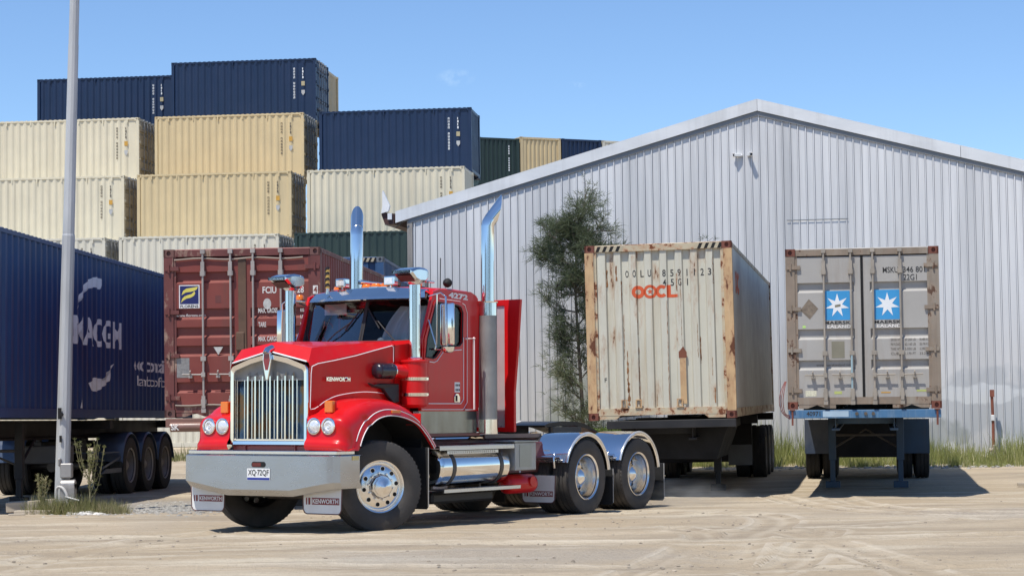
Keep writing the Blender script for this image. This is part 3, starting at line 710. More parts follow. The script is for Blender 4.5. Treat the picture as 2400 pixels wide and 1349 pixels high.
patch(rt, [(.27, .25), (.42, .25), (.42, .27), (.27, .27)], pm('orange_sticker', (.55, .30, .05), .6)); patch(rt, [(.83, .27), (.98, .27), (.98, .30), (.83, .30)], pm('yellow_green_sticker', (.45, .50, .16), .6)); patch(rt, [(-.96, 1.31), (-.905, 1.31), (-.91, 1.35), (-.955, 1.35)], pm('lime_sticker', (.45, .7, .2), .6))
patch(rt, [(-.435, 1.635), (-.345, 1.65), (-.345, 1.69), (-.435, 1.675)], pm('grey_green_placard', (.23, .215, .16), .7, var=.2), .0195)
m = MB(); m.cyl((-.18, -.0225, .12), (-.18, -.0225, .86), .019, n=10); m.build('painted_rod_sleeve', pm('pale_blue_rod', (.30, .42, .46), .5, var=.2), rt, smooth=40)
M2 = MA @ Matrix.Translation((0, 6.13, 0))
container(M2, 2.591, 6.058, gdoor, 'second container behind the grey brown one on the blue trailer', doors='far', castm=ccast, framem=gframe)

# -- maroon container
mpaint = pm('maroon_container_paint', (.215, .046, .036), .5, var=.10, scale=1.3, fade=((.27, .085, .065), .5, 1.8), streak=((.13, .06, .045), .5, 3))
mframe = pm('maroon_frame', (.15, .045, .04), .55, var=.2, rust=((.22, .13, .09), .62, 3, .5))
mcast = pm('brown_casting', (.15, .07, .06), .6, var=.2); mrod = pm('pale_grey_rod', (.40, .36, .33), .45, .2, var=.15)
MR = boxM((-4.159, 29.585, 1.339), .0437, .0101, .0021)
R = container(MR, 2.591, 12.192, mpaint, 'maroon container with silver lock rods and a blue and yellow square logo, behind the truck', doors='near', castm=mcast, framem=mframe, rodm=mrod, bands=[(2.10, 2.235), (1.54, 1.67), (1.255, 1.385), (.97, 1.10), (.41, .54)], handle_z=.655)
rt = R['root']
patch(rt, [(-.985, 1.68), (-.665, 1.68), (-.665, 2.04), (-.985, 2.04)], pm('white_label', (.75, .75, .75), .5)); patch(rt, [(-.97, 1.745), (-.68, 1.745), (-.68, 2.025), (-.97, 2.025)], pm('navy_label', (.012, .02, .13), .5), .0205, 'logo')
yl = pm('yellow_logo', (.70, .62, .12), .5)
patch(rt, [(-.955, 1.765), (-.935, 1.83), (-.90, 1.865), (-.85, 1.885), (-.79, 1.90), (-.745, 1.94), (-.73, 1.915), (-.75, 1.875), (-.80, 1.845), (-.87, 1.83), (-.92, 1.80)], yl, .0195, 'logo')
patch(rt, [(-.945, 1.885), (-.92, 1.95), (-.87, 1.985), (-.80, 1.995), (-.69, 2.01), (-.705, 1.975), (-.74, 1.95), (-.80, 1.935), (-.88, 1.925)], yl, .0195, 'logo')
flat(rt, "FLORENS", -.965, 1.69, .042, .28, blackpaint, .02, .0195); flat(rt, "www.florens.com", -1.03, 1.55, .042, .46, whitepaint, .0)
flat(rt, "FCIU", .315, 1.89, .105, .215, whitepaint, .02); flat(rt, "728", .80, 1.89, .105, .155, whitepaint, .02); patch(rt, [(1.10, 1.87), (1.175, 1.87), (1.175, 2.0), (1.10, 2.0)], whitepaint, .002); flat(rt, "4", 1.108, 1.885, .10, .058, mpaint, .02, .0005)
v, f = ring(.385, 1.73, 0, .062, n=24); m = MB(); put2d(m, [(a, 1.73+(b-1.73)*1.35) for a, b in v], f, (0, .0215, 0), (1, 0, 0), (0, 0, 1)); m.build('sticker', pm('pale_grey_label', (.5, .5, .48), .5, var=.2, scale=20), rt, fix=False)
for txt, z, w_ in (("MAX. GROSS", 1.59, .30), ("TARE", 1.375, .12), ("MAX. CARGO", 1.155, .31)):
    flat(rt, txt, .245, z, .075, w_, whitepaint, .015)
for z in (1.60, 1.50, 1.385, 1.30, 1.165, 1.09): flat(rt, "KG" if z in (1.60, 1.385, 1.165) else "LB", .90, z, .05, .055, whitepaint, .015)
patch(rt, [(-.455, 1.078), (-.305, 1.078), (-.38, .955)], pm('pale_grey_label', (.5, .5, .48), .5)); patch(rt, [(-1.035, .612), (-.832, .612), (-.832, .915), (-1.035, .915)], pm('grey_plate', (.30, .29, .28), .5, .4, var=.2, scale=30)); patch(rt, [(-.42, 1.76), (-.33, 1.76), (-.33, 1.87), (-.42, 1.87)], pm('maroon_frame', (.15, .045, .04)))
m = MB(); m.box(-.06, .06, .006, .02, .17, 2.44); m.build('centre_gasket', pm('brown_seal', (.12, .07, .045), .7, var=.4), rt)
m = MB(); m.tube([(x, .0, 2.435+.012*sin(x*7)) for x in [-1.05+.1*k for k in range(21)]], .014, 6); m.build('seal_strip', pm('dry_sealant', (.33, .27, .22), .8, var=.3), rt, smooth=50); m = MB(); m.tube([(x, .0, .185+.006*sin(x*9)) for x in [-1.05+.1*k for k in range(22)]], .016, 6); m.build('seal_strip', pm('dry_sealant', (.33, .27, .22), .8, var=.3), rt, smooth=50)
m = MB(); m.box(-.10, .03, -.012, .02, 1.02, 1.30); m.build('customs_box', pm('brown_seal', (.12, .07, .045), .7), rt, bevel=.01)

# -- long navy container at left
CM = boxM((-8.209, 38.528, 1.213), .0749, -.0158, .0022) @ Matrix.Translation((0, -9.80, 0))
npaint = pm('deep_navy_paint', (.016, .058, .17), .42, var=.12, scale=1.0, streak=((.02, .035, .09), .6, 3), bump=.02)
R = container(CM, 2.896, 12.192, npaint, 'long navy container with white lettering on its side, on the trailer at left', doors='far', castm=npaint)
rt = R['root']; cp = [(a, d) for a, d in R['cp']]; Y0 = 9.80; Dn = R['D']; fs_ = prof_fn(cp, Dn)
def on_side(v, f, y, z, mt, nm='lettering'):
    m = MB(); xs = [a[0] for a in v]
    put2d(m, v, f, (W2-.0095, y, z), (0, 1, 0), (0, 0, 1), prof=lambda q: fs_(q+y), breaks=[a-y for a, _ in cp if min(xs) < a-y < max(xs)])
    return m.build(nm, pm('bright_white_lettering', (.90, .90, .88), .6), rt, fix=False)
def tx(txt, w_, h, bold): return text_mesh(txt, w_, h, bold)
on_side(*tx("CMACGM", 3.44, .50, .032), Y0-6.40, 1.265, whitepaint)
on_side(*tx("eco container", 3.0, .26, .02), Y0-2.12, .90, whitepaint); on_side(*tx("bamboo flooring", 3.0, .26, .0), Y0-1.86, .56, whitepaint)
sw = [(-5.72, 1.86), (-5.50, 2.13), (-5.17, 2.36), (-4.85, 2.46), (-4.53, 2.50), (-4.13, 2.47), (-4.35, 2.29), (-4.65, 2.31), (-5.0, 2.26), (-5.25, 2.20), (-5.49, 2.04)]
on_side([(a, b) for a, b in sw]+[(-4.9, 2.38)], [(i, (i+1) % 11, 11) for i in range(11)], Y0, 0, whitepaint, 'logo')
sw = [(-3.48, 1.0), (-3.85, .74), (-4.15, .70), (-4.65, .72), (-4.95, .62), (-4.88, .49), (-4.5, .47), (-4.06, .58), (-3.75, .68)]
on_side(sw+[(-4.3, .62)], [(i, (i+1) % 9, 9) for i in range(9)], Y0, 0, whitepaint, 'logo')
on_side([(-5.47, .18), (-5.40, .18), (-5.43, .34)], [(0, 1, 2)], Y0, 0, whitepaint, 'logo')

# -- blue container further back, between the maroon one and the shed
bpaint = pm('mid_blue_paint', (.03, .085, .19), .5, var=.12, streak=((.05, .09, .15), .5, 4))
BL = boxM((-2.84-1.22, 42.62, 1.79), .045)
container(BL, 2.896, 6.058, bpaint, 'blue container with striped top edge between the maroon container and the shed', doors='far', castm=pm('grey_blue_casting', (.15, .17, .19), .6), stripes=True)

# ------------------------------------------------------------------ trailers
def trailer(M, L, axles, legs, dz, mat, label, guard=None, front=None, legx=.62, group=None, beam=True, guardr=.60, fw_=1.205):
    """skeletal container trailer; local origin at the underside of the container's near end; dz = drop to the ground at the wheels"""
    root = empty('container_trailer', M, label, 'trailer', group); zt = -.012
    c = MB()
    for s in (-1, 1):
        c.box(*sorted((s*.40, s*.53)), .25, L-.15, zt-.34, zt-.30); c.box(*sorted((s*.46, s*.475)), .25, L-.15, zt-.30, zt-.05); c.box(*sorted((s*.40, s*.53)), .25, L-.15, zt-.05, zt-.012)
    k = .7
    while k < L-.4: c.box(-.46, .46, k, k+.08, zt-.24, zt-.10); k += 1.15
    for y in (L*.5, L-.22): c.box(-1.19, 1.19, y, y+.16, zt-.17, zt-.014)
    for y in axles:
        for s in (-1, 1): c.box(*sorted((s*.36, s*.5)), y-.45, y+.45, zt-.52, zt-.40); c.box(*sorted((s*.40, s*.48)), y-.42, y-.30, zt-.74, zt-.34)
    c.build('chassis', mat, root, bevel=.006)
    b = MB(); b.box(-fw_, 1.205, .0, .15, zt-.135, zt-.002); b.build('front_bolster', front or mat, root, bevel=.006)
    R_ = .515; wz = -dz+R_-.01
    for y in axles:
        a = MB(); a.cyl((-1.0, y, wz), (1.0, y, wz), .065, n=12); a.cyl((-.25, y-.2, wz-.02), (-.25, y-.02, wz-.02), .09, n=12); a.build('axle', blk_metal, root, smooth=40)
        for s in (-1, 1):
            Mw = Matrix.Translation((s*1.075, y, wz)) @ Matrix.Rotation(-pi/2 if s > 0 else pi/2, 4, 'Z') @ Matrix.Rotation(random.random()*6, 4, 'Y')
            wheel(root, 'trailer', Mw)
    if guard:
        for y in axles:
            for s in (-1, 1):
                g = MB(); rows = []
                for k in range(17):
                    t = radians(8+164*k/16); rows.append([(s*x, y-cos(t)*guardr, wz+sin(t)*guardr*.98+(0 if e else -.03)) for x, e in ((.66, 1), (1.20, 1), (1.225, 0))])
                g.grid(rows); g.build('mudguard', guard, root, solid=.012, smooth=40)
    for y in ([legs] if legs else []):
        for s in (-1, 1):
            g = MB(); x = s*legx; bt = -dz+.02
            g.box(x-.065, x+.065, y-.06, y+.06, zt-.95, zt-.05); g.box(x-.045, x+.045, y-.045, y+.045, bt+.10, zt-.93); g.box(x-.13, x+.13, y-.11, y+.11, bt-.0, bt+.11)
            g.tube([(x, y+.02, zt-.75), (x, y+.75, zt-.32)], .025, 6)
            g.build('landing_leg', mat, root, bevel=.005)
        g = MB(); g.tube([(-legx, y, zt-.50), (legx, y, zt-.50)], .025, 8); g.tube([(-legx, y, zt-.75), (0, y+.1, zt-.40), (legx, y, zt-.75)], .02, 6); g.build('leg_brace', blk_metal, root, smooth=40)
    return root
trail_blk = pm('dirty_black_chassis', (.014, .014, .016), .6, var=.3, fade=((.05, .045, .04), .4, 2))
trail_blue = pm('dirty_blue_chassis', (.03, .065, .11), .5, var=.2, streak=((.09, .08, .07), .6, 4))
beam_blue = pm("bright_blue_beam", (.06, .16, .30), .45, var=.15, streak=((.30, .36, .40), .6, 6))
navy_guard = pm('blue_grey_mudguard', (.035, .055, .10), .45, var=.15, coat=.3, fade=((.16, .17, .19), .6, 2))
t1 = trailer(MA, 12.5, [8.25, 9.5], 3.75, 1.47, trail_blue, 'blue skeletal trailer under the grey brown container with star panels', guard=trail_blue, front=beam_blue, legx=.60)
for a, b, mt in ((-.95, -.73, mk_dark), (-.70, -.30, pm('pale_blue_rod', (.30, .42, .46))), (.30, .37, mk_white), (.40, .95, pm('pale_blue_rod', (.30, .42, .46)))):
    pass
v, f = text_mesh("40971", .22, .075, .02); m = MB(); put2d(m, v, f, (-.92, -.002, -.11), (1, 0, 0), (0, 0, 1)); m.build('lettering', blackpaint, t1, fix=False)
m = MB(); m.add([(-.66, -.002, -.125), (-.25, -.002, -.125), (-.25, -.002, -.03), (-.66, -.002, -.03)], [(0, 1, 2, 3)]); m.build('sticker', pm('pale_blue_plate', (.36, .48, .58), .5, var=.15), t1, fix=False)
for x in (-.12, .02, .14):
    m = MB(); m.cyl((x, .002, -.075), (x, -.05, -.075), .028, n=10); m.build('coupling', blk_metal, t1, smooth=40)
for s in (-1, 1):
    m = MB(); m.box(*sorted((s*1.13, s*1.16)), -.02, .02, -.26, -.02); m.box(*sorted((s*1.10, s*1.19)), -.03, .03, -.02, -.004); m.build('twist_lock', ccast, t1)
for s in (-1, 1):
    m = MB(); m.box(*sorted((s*.66, s*1.22)), 8.25-.68, 8.25-.66, -.98, -.30); m.build('mudflap', trail_blue if s > 0 else navy_guard, t1)
trailer(OO, 12.3, [8.6, 9.95, 11.2], 2.35, 1.31, trail_blk, 'black skeletal trailer under the weathered cream container', guard=None, legx=.70, front=trail_blk, fw_=.92)
t2 = [o for o in COL.objects if o.name == 'container_trailer.001'][0]
for x0, x1 in ((-1.22, -.78), (.72, 1.16)):
    m = MB(); m.box(x0, x1, 4.6, 4.62, -.93, -.55); m.box(x0+.02, x1-.02, 4.58, 4.6, -.60, -.57); m.build('mudflap', pm('grey_mudflap', (.10, .10, .10), .6, var=.2), t2)
m = MB(); m.box(-.90, 1.10, .75, 2.6, -.16, -.02); m.prism([(-.80, .85, -.161), (-.62, .85, -.66), (.80, .85, -.70), (1.0, .85, -.161)], (0, 2.6, 0)); m.build('front_plate', pm('shade_black_steel', (.008, .008, .009), .8), t2, bevel=.01)  # front plate, with an added black block for the deep shade below
m = MB(); m.box(-1.0, 1.0, 7.2, 7.5, -.95, -.1); m.build('added_shade_panel', pm('shade_black_steel', (.008, .008, .009)), t2)  # added dark panel standing in for the shade under the trailer
m = MB(); m.box(-.62, .62, 6.6, 6.8, -1.02, -.1); m.build('added_shade_panel', pm('shade_black_steel', (.008, .008, .009)), t1)  # dark panel added to give the black shade between the legs
m = MB(); m.tube([(-.5, 4.2, -.45), (0, 4.6, -.5), (.5, 5.2, -.42)], .02, 6); m.build('air_line', blk_metal, t2)
trailer(MR, 12.3, [9.0, 10.2, 11.4], 2.9, 1.47, maroon, 'maroon skeletal trailer under the maroon container', front=maroon, legx=.66)
t3 = [o for o in COL.objects if o.name == 'container_trailer.002'][0]
m = MB(); m.tube([(-1.12, -.02, -.145), (1.12, -.02, -.145)], .075, 14); m.build('front_bar', maroon, t3, smooth=40)
v, f = text_mesh("SK", .13, .09, .03); m = MB(); put2d(m, v, f, (-1.10, -.105, -.19), (1, 0, 0), (0, 0, 1)); m.build('lettering', whitepaint, t3, fix=False)
t4 = trailer(CM, 12.3, [7.46, 8.73, 9.99], 2.2, 1.375, trail_blk, 'black skeletal trailer with grey blue mudguards under the long navy container', guard=navy_guard, legx=.85, guardr=.63)
m = MB(); m.box(.62, 1.18, 5.7, 6.82, -.62, -.60); m.prism([(1.2, 5.55, -.98), (1.2, 6.85, -.98), (1.2, 6.85, -.90), (1.2, 5.85, -.90)], (-.02, 0, 0)); m.prism([(1.19, 5.7, -.9), (1.19, 6.85, -.72), (1.19, 6.85, -.68), (1.19, 5.7, -.86)], (-.02, 0, 0)); m.build('side_guard', navy_guard, t4)
m = MB(); m.box(.3, 1.0, 3.6, 4.6, -.75, -.45); m.build('tool_box', pm('grey_mudflap', (.10, .10, .10), .6), t4, bevel=.02)
trailer(BL, 6.4, [4.6, 5.6], 1.6, 1.96, trail_blk, 'black trailer under the blue striped container', legx=.7)

# ------------------------------------------------------------------ shed
SA = .185; SM = Matrix.Translation((-2.621, 49.0, 0)) @ Matrix.Rotation(-SA, 4, 'Z')     # local x along the gable, y back, z up
shed = empty('shed', SM, 'large pale grey corrugated steel shed with a low gable roof', 'shed')
APX, APZ, EZ, GB = 8.92, 8.50, 6.07, -.2
SPAN = 17.84
def gable(t): return EZ+(APZ-EZ)*t/APX if t < APX else APZ-(APZ-EZ)*(t-APX)/(SPAN-APX)
def shed_wall_mat():
    m = pm('weathered_galvanised_wall', (.69, .69, .69), .5, .1, var=.09, scale=1.1, stretch=(4, 1, .22), streak=((.46, .465, .47), .65, 1.6), bump=.05, bscale=30)
    T = m.node_tree; N = T.nodes; L = T.links; b = N['Principled BSDF']; src = b.inputs['Base Color'].links[0].from_socket
    tc = N.new('ShaderNodeTexCoord')
    def mask(x, z, rx, rz, sc, col, amt):
        nonlocal src
        q = N.new('ShaderNodeVectorMath'); q.operation = 'SUBTRACT'; q.inputs[1].default_value = (x, 0, z); L.new(tc.outputs['Object'], q.inputs[0])
        r = N.new('ShaderNodeVectorMath'); r.operation = 'MULTIPLY'; r.inputs[1].default_value = (1/rx, 0, 1/rz); L.new(q.outputs[0], r.inputs[0])
        l = N.new('ShaderNodeVectorMath'); l.operation = 'LENGTH'; L.new(r.outputs[0], l.inputs[0])
        n = N.new('ShaderNodeTexNoise'); n.inputs['Scale'].default_value = sc; n.inputs['Detail'].default_value = 7; L.new(tc.outputs['Object'], n.inputs[0])
        a = N.new('ShaderNodeMath'); a.operation = 'MULTIPLY_ADD'; L.new(n.outputs[0], a.inputs[0]); a.inputs[1].default_value = 1.6; a.inputs[2].default_value = -.8
        s = N.new('ShaderNodeMath'); s.operation = 'ADD'; L.new(l.outputs['Value'], s.inputs[0]); L.new(a.outputs[0], s.inputs[1])
        mr = N.new('ShaderNodeMapRange'); mr.inputs[1].default_value = 1.05; mr.inputs[2].default_value = .85; mr.inputs[3].default_value = 0; mr.inputs[4].default_value = amt; L.new(s.outputs[0], mr.inputs[0])
        x_ = N.new('ShaderNodeMixRGB'); L.new(mr.outputs[0], x_.inputs[0]); L.new(src, x_.inputs[1]); x_.inputs[2].default_value = (*col, 1); src = x_.outputs[0]
    sp = N.new('ShaderNodeSeparateXYZ'); L.new(tc.outputs['Object'], sp.inputs[0]); dv = N.new('ShaderNodeMath'); dv.operation = 'DIVIDE'; dv.inputs[1].default_value = .7644; L.new(sp.outputs['X'], dv.inputs[0])
    fl_ = N.new('ShaderNodeMath'); fl_.operation = 'FLOOR'; L.new(dv.outputs[0], fl_.inputs[0]); wn_ = N.new('ShaderNodeTexWhiteNoise'); wn_.noise_dimensions = '1D'; L.new(fl_.outputs[0], wn_.inputs['W'])
    m2 = N.new('ShaderNodeMapRange'); m2.inputs[3].default_value = .92; m2.inputs[4].default_value = 1.05; L.new(wn_.outputs['Value'], m2.inputs[0])
    mm = N.new('ShaderNodeMixRGB'); mm.blend_type = 'MULTIPLY'; mm.inputs[0].default_value = 1; L.new(src, mm.inputs[1]); L.new(m2.outputs[0], mm.inputs[2]); src = mm.outputs[0]
    mask(14.6, 1.2, 1.9, .8, 1.3, (.46, .49, .52), .6); mask(14.2, 1.45, 1.0, .25, 2.5, (.72, .74, .75), .9); mask(12.6, .5, 1.2, .4, 2, (.30, .32, .30), .6)
    mask(4.3, .6, .9, 1.6, 2, (.30, .33, .28), .7); mask(11.9, 2.2, .5, 1.1, 1.5, (.68, .70, .72), .5)
    L.new(src, b.inputs['Base Color']); return m
wall_m = shed_wall_mat()
ts = []; t = 0
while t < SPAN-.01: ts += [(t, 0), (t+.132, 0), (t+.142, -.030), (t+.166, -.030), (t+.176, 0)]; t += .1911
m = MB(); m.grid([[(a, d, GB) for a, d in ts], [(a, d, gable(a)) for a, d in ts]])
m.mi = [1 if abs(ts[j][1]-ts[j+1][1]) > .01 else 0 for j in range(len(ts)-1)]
m.build('front_wall', [wall_m, pm('shaded_rib_side', (.30, .31, .33), .7, var=.2, stretch=(1, 1, .3))], shed, fix=False)  # slanted rib faces coloured darker to paint in their shade
m = MB(); m.grid([[(a, -.05, gable(a)-.10) for a, d in ts if d == 0][::1], [(a, -.05, gable(a)+.01) for a, d in ts if d == 0]]); m.build('wall_capping', pm('dark_shed_trim', (.22, .23, .24), .5, .3), shed, fix=False)
fas = pm('pale_barge_capping', (.72, .73, .735), .5, .1, var=.06, stretch=(.3, 1, 1), streak=((.42, .42, .41), .5, 1.2), bump=.04, bscale=10)
SL = (APZ-EZ)/APX
def barge(t0, t1, gap=0):
    m = MB(); f = lambda t: gable(t)
    m.prism([(t0, -.09, f(t0)+.015), (t1, -.09, f(t1)+.015), (t1, -.09, f(t1)+.295), (t0, -.09, f(t0)+.295)], (0, .03, 0))
    m.prism([(t0, -.09, f(t0)+.296), (t1, -.09, f(t1)+.296), (t1, -.09, f(t1)+.31), (t0, -.09, f(t0)+.31)], (0, .32, 0))
    m.build('barge_capping', fas, shed)
f_old = gable
def gable_e(t): return EZ+SL*t if t < APX else APZ-SL*(t-APX)
gable = gable_e
barge(-.33, APX-.004); barge(APX+.004, 13.80); barge(13.81, SPAN+.3)
for s0, s1 in ((-.33, APX), (APX, SPAN+.33)):
    m = MB(); n = 60; top = []
    for k in range(n+1):
        y = .02+k*22/n; top.append(y)
    m.prism([(s0, .0, gable(s0)+.25), (s1, .0, gable(s1)+.25), (s1, .0, gable(s1)+.285), (s0, .0, gable(s0)+.285)], (0, 22, 0)); m.build('roof', pm('roof_sheet', (.46, .47, .49), .4, .4), shed)
m = MB(); m.box(0, .03, .03, 22, GB, EZ+.2); m.build('side_wall', wall_m, shed); m = MB(); m.box(SPAN-.03, SPAN, .03, 22, GB, EZ+.2); m.build('side_wall', wall_m, shed)
m = MB(); m.plate([(0.04, GB), (SPAN-.04, GB), (SPAN-.04, EZ), (APX, APZ), (.04, EZ)], [], lambda a, b: (a, 21.95, b), (0, .03, 0)); m.build('rear_wall', wall_m, shed)
m = MB(); m.box(-.035, .10, -.045, .06, GB, EZ-.02); m.build('corner_post', pm('grey_corner_timber', (.25, .23, .21), .8, var=.3, stretch=(4, 4, .5)), shed)
gm = pm('dark_brown_gutter', (.055, .022, .018), .6, var=.3)
m = MB(); m.prism([(-.34, -.1, EZ+.16), (-.62, -.1, EZ+.20), (-.70, -.1, EZ+.16), (-.60, -.1, EZ-.12), (-.36, -.1, EZ-.10)], (0, 22, 0)); m.build('gutter', gm, shed)
m = MB(); m.prism([(-.69, -.16, EZ+.17), (-.50, -.16, EZ+.22), (-.46, -.16, EZ+.36), (-.64, -.16, EZ+.76), (-.655, -.16, EZ+.70), (-.655, -.16, EZ+.36)], (0, .10, 0)); m.build('gutter_end_flashing', white, shed)
m = MB(); m.box(-.52, -.41, -.15, -.105, EZ+.01, EZ+.17); m.build('gutter_bracket', fas, shed)
m = MB(); m.tube(crom([(-.60, -.12, EZ-.11), (-.45, -.12, EZ-.16), (-.30, -.12, EZ-.17), (-.12, -.12, EZ-.06), (0, -.1, EZ-.02)], 5), .012, 6); m.build('hanging_cable', blk, shed)
m = MB(); m.box(9.59, 11.08, -.034, -.029, 5.765, 5.785); m.build('sheet_lap_line', pm('dark_shed_trim', (.22, .23, .24)), shed)
for t_, dd, rz in ((8.50, -1, -.5), (8.69, 1, .35)):
    C_ = tag(bpy.data.objects.new('security_camera', None), ('left' if dd < 0 else 'right')+' one of two small white security cameras high on the shed gable', 'security camera', 'security cameras under the shed ridge'); COL.objects.link(C_)
    C_.matrix_world = SM @ Matrix.Translation((t_, -.03, 7.42)) @ Matrix.Rotation(rz if dd > 0 else -1.1, 4, 'Z')
    m = MB(); m.box(-.045, .045, -.20, -.02, -.035, .045); m.box(-.05, .05, -.23, -.18, .03, .05); m.cyl((0, -.02, .0), (0, .03, .0), .04, n=12); m.build('camera_housing', white, C_, bevel=.012, smooth=40)
    m = MB(); m.cyl((0, -.2, 0), (0, -.208, 0), .028, n=12); m.build('lens', dark, C_)
pst = empty('standpipe', SM @ Matrix.Translation((14.38, -.35, -.17)), 'rusty red standpipe with a white fitting in the grass by the shed wall', 'standpipe')
m = MB(); m.tube([(0, 0, -.1), (0.01, 0, .9), (-.005, 0, 1.62)], .035, 8); m.box(-.05, .05, -.05, .05, 1.55, 1.72); m.build('pipe', pm('rusty_red_pipe', (.24, .08, .05), .8, var=.4), pst, smooth=40)
m = MB(); m.box(-.04, .04, -.06, .04, .98, 1.12); m.build('fitting', white, pst, bevel=.01)
m = MB(); m.cyl((-.10, -.05, .28), (.1, -.08, .30), .05, n=10); m.cyl((0, -.1, .16), (0.02, -.14, .40), .04, n=10); m.build('tap', pm('pale_pipe_fitting', (.5, .42, .38), .6, var=.3), pst, smooth=40)

# ------------------------------------------------------------------ light pole
pole = empty('light_pole', Matrix.Translation((-6.91, 29.4, gz(29.4)-.02)), 'tall tapering galvanised steel light pole standing in weeds at left', 'light pole')
galv = pm('galvanised_steel', (.50, .51, .515), .55, .15, var=.14, scale=3, stretch=(1, 1, .25), bump=.08, streak=((.30, .30, .29), .5, 6))
m = MB(); P0 = lambda z: (.0262*z, 0, z)
m.tube([P0(0), P0(4.25)], [.116, .098], 12); m.tube([P0(4.25), P0(4.28)], [.098, .091], 12); m.tube([P0(4.28), P0(7.2)], [.091, .080], 12); m.tube([P0(7.2), P0(10.4)], [.077, .068], 12)
m.build('shaft', galv, pole, smooth=25)
m = MB(); m.tube([(.25, 0, 10.3), (.3, -.3, 10.55), (.34, -1.2, 10.75)], .035, 8); m.box(.2, .48, -1.9, -1.15, 10.70, 10.84); m.build('lamp_head', galv, pole, bevel=.02)
m = MB(); m.box(.02, .20, -.20, -.08, .56, .78); m.box(-.01, .03, -.21, -.08, .74, .86); m.build('cable_box', pm('dented_box', (.36, .35, .34), .5, .4, var=.25), pole, bevel=.015)
m = MB(); m.box(.03, .25, -.23, -.08, .05, .46); m.cyl((.03, -.155, .46), (.25, -.155, .46), .075, n=16); m.build('meter_box', pm('open_meter_box', (.40, .38, .36), .45, .4, var=.3, scale=8), pole, bevel=.01)
m = MB(); m.tube(crom([(-.02, -.16, .05), (-.03, -.2, .38), (.06, -.24, .42), (.14, -.26, .30), (.16, -.26, .05)], 5), .022, 7); m.tube([(.12, -.27, .28), (.33, -.27, .22)], .018, 6); m.build('conduit', pm('pale_conduit', (.6, .58, .55), .6), pole, smooth=40)
m = MB(); m.box(-.022, .03, -.140, -.125, 1.45, 1.62); m.box(0, .035, -.14, -.125, 1.1, 1.2); m.cyl((0.035, -.13, 1.52), (.035, -.16, 1.52), .03, n=10); m.build('hatch', dark, pole)

# timber offcuts
tim = pm('weathered_timber', (.42, .36, .28), .85, var=.2, stretch=(1, 12, 12), scale=1.5)
def plank(x, y, z, l, w_, h, rz, ry, lab):
    o = MB(); o.box(-l/2, l/2, -w_/2, w_/2, 0, h); q = o.build('timber_block', tim, bevel=.008); q.matrix_world = Matrix.Translation((x, y, z)) @ Matrix.Rotation(rz, 4, 'Z') @ Matrix.Rotation(ry, 4, 'Y')
    tag(q, lab, 'timber', 'timber by the pole')
plank(-7.34, 29.3, gz(29.3)+.05, .72, .30, .15, .12, -.05, 'thick weathered timber block lying left of the pole base')
plank(-7.22, 28.95, gz(29)+.0, .55, .20, .07, -.05, 0, 'thin timber board lying in front of the thick block')
plank(-7.40, 28.65, gz(29)+.0, .24, .10, .04, .3, 0, 'small timber offcut lying alone in front of the boards')
plank(9.3, 34.2, gz(34)+.01, .75, .10, .06, -.18, 0.02, 'broken stick of timber on the dirt at the right edge')
hs = MB()
for k in range(3):
    hs.tube(crom([(-1.24-.01*k, .1, .45), (-1.27-.025*k, -.03, .30), (-1.29-.03*k, -.05, .12), (-1.26-.02*k, -.04, -.06), (-1.18, .0, -.1-.03*k)], 6), .007, 6)
h = hs.build('air_hose', pm('dull_red_hose', (.20, .06, .05), .6), smooth=60); h.matrix_world = MA; tag(h, 'red coiled air hoses hanging at the lower left corner of the grey container', 'hose')

# ------------------------------------------------------------------ plants
def leaf_mat(name, a, b_, c_=None):
    m = bpy.data.materials.new(name); m.use_nodes = True; T = m.node_tree; N = T.nodes; L = T.links; p = N['Principled BSDF']
    at = N.new('ShaderNodeAttribute'); at.attribute_name = 'tone'; r = N.new('ShaderNodeValToRGB'); r.color_ramp.elements[0].color = (*a, 1); r.color_ramp.elements[1].color = (*b_, 1)
    if c_: e = r.color_ramp.elements.new(.88); e.color = (*b_, 1); r.color_ramp.elements[-1].color = (*c_, 1)
    L.new(at.outputs['Fac'], r.inputs[0]); L.new(r.outputs[0], p.inputs['Base Color']); p.inputs['Roughness'].default_value = .7; p.inputs['Specular IOR Level'].default_value = .25
    tr = N.new('ShaderNodeBsdfTranslucent'); L.new(r.outputs[0], tr.inputs[0]); ms = N.new('ShaderNodeMixShader'); ms.inputs[0].default_value = .25
    L.new(p.outputs[0], ms.inputs[1]); L.new(tr.outputs[0], ms.inputs[2]); L.new(ms.outputs[0], N['Material Output'].inputs[0]); return m
class Leaves:
    def __init__(s): s.v = []; s.f = []; s.t = []
    def blade(s, p, d, l, w_, tone, droop=0.):
        p = Vector(p); d = Vector(d).normalized(); sd = d.cross(Vector((random.uniform(-1, 1), random.uniform(-1, 1), random.uniform(-.3, .3))))
        if sd.length < 1e-3: sd = Vector((1, 0, 0))
        sd.normalize(); sd *= w_/2; m = p+d*l*.55+Vector((0, 0, -droop*l*.25)); e = p+d*l+Vector((0, 0, -droop*l)); k = len(s.v)
        s.v += [p-sd, p+sd, m-sd*.8, m+sd*.8, e]; s.f += [(k, k+1, k+3, k+2), (k+2, k+3, k+4)]; s.t += [tone]*5
    def build(s, name, mat, parent=None):
        me = bpy.data.meshes.new(name); me.from_pydata([tuple(q) for q in s.v], [], s.f); at = me.attributes.new('tone', 'FLOAT', 'POINT'); at.data.foreach_set('value', s.t)
        me.materials.append(mat); o = bpy.data.objects.new(name, me); COL.objects.link(o)
        if parent: o.parent = parent
        return o
needle = leaf_mat('dark_needle_foliage', (.07, .09, .05), (.17, .20, .11), (.32, .32, .20))
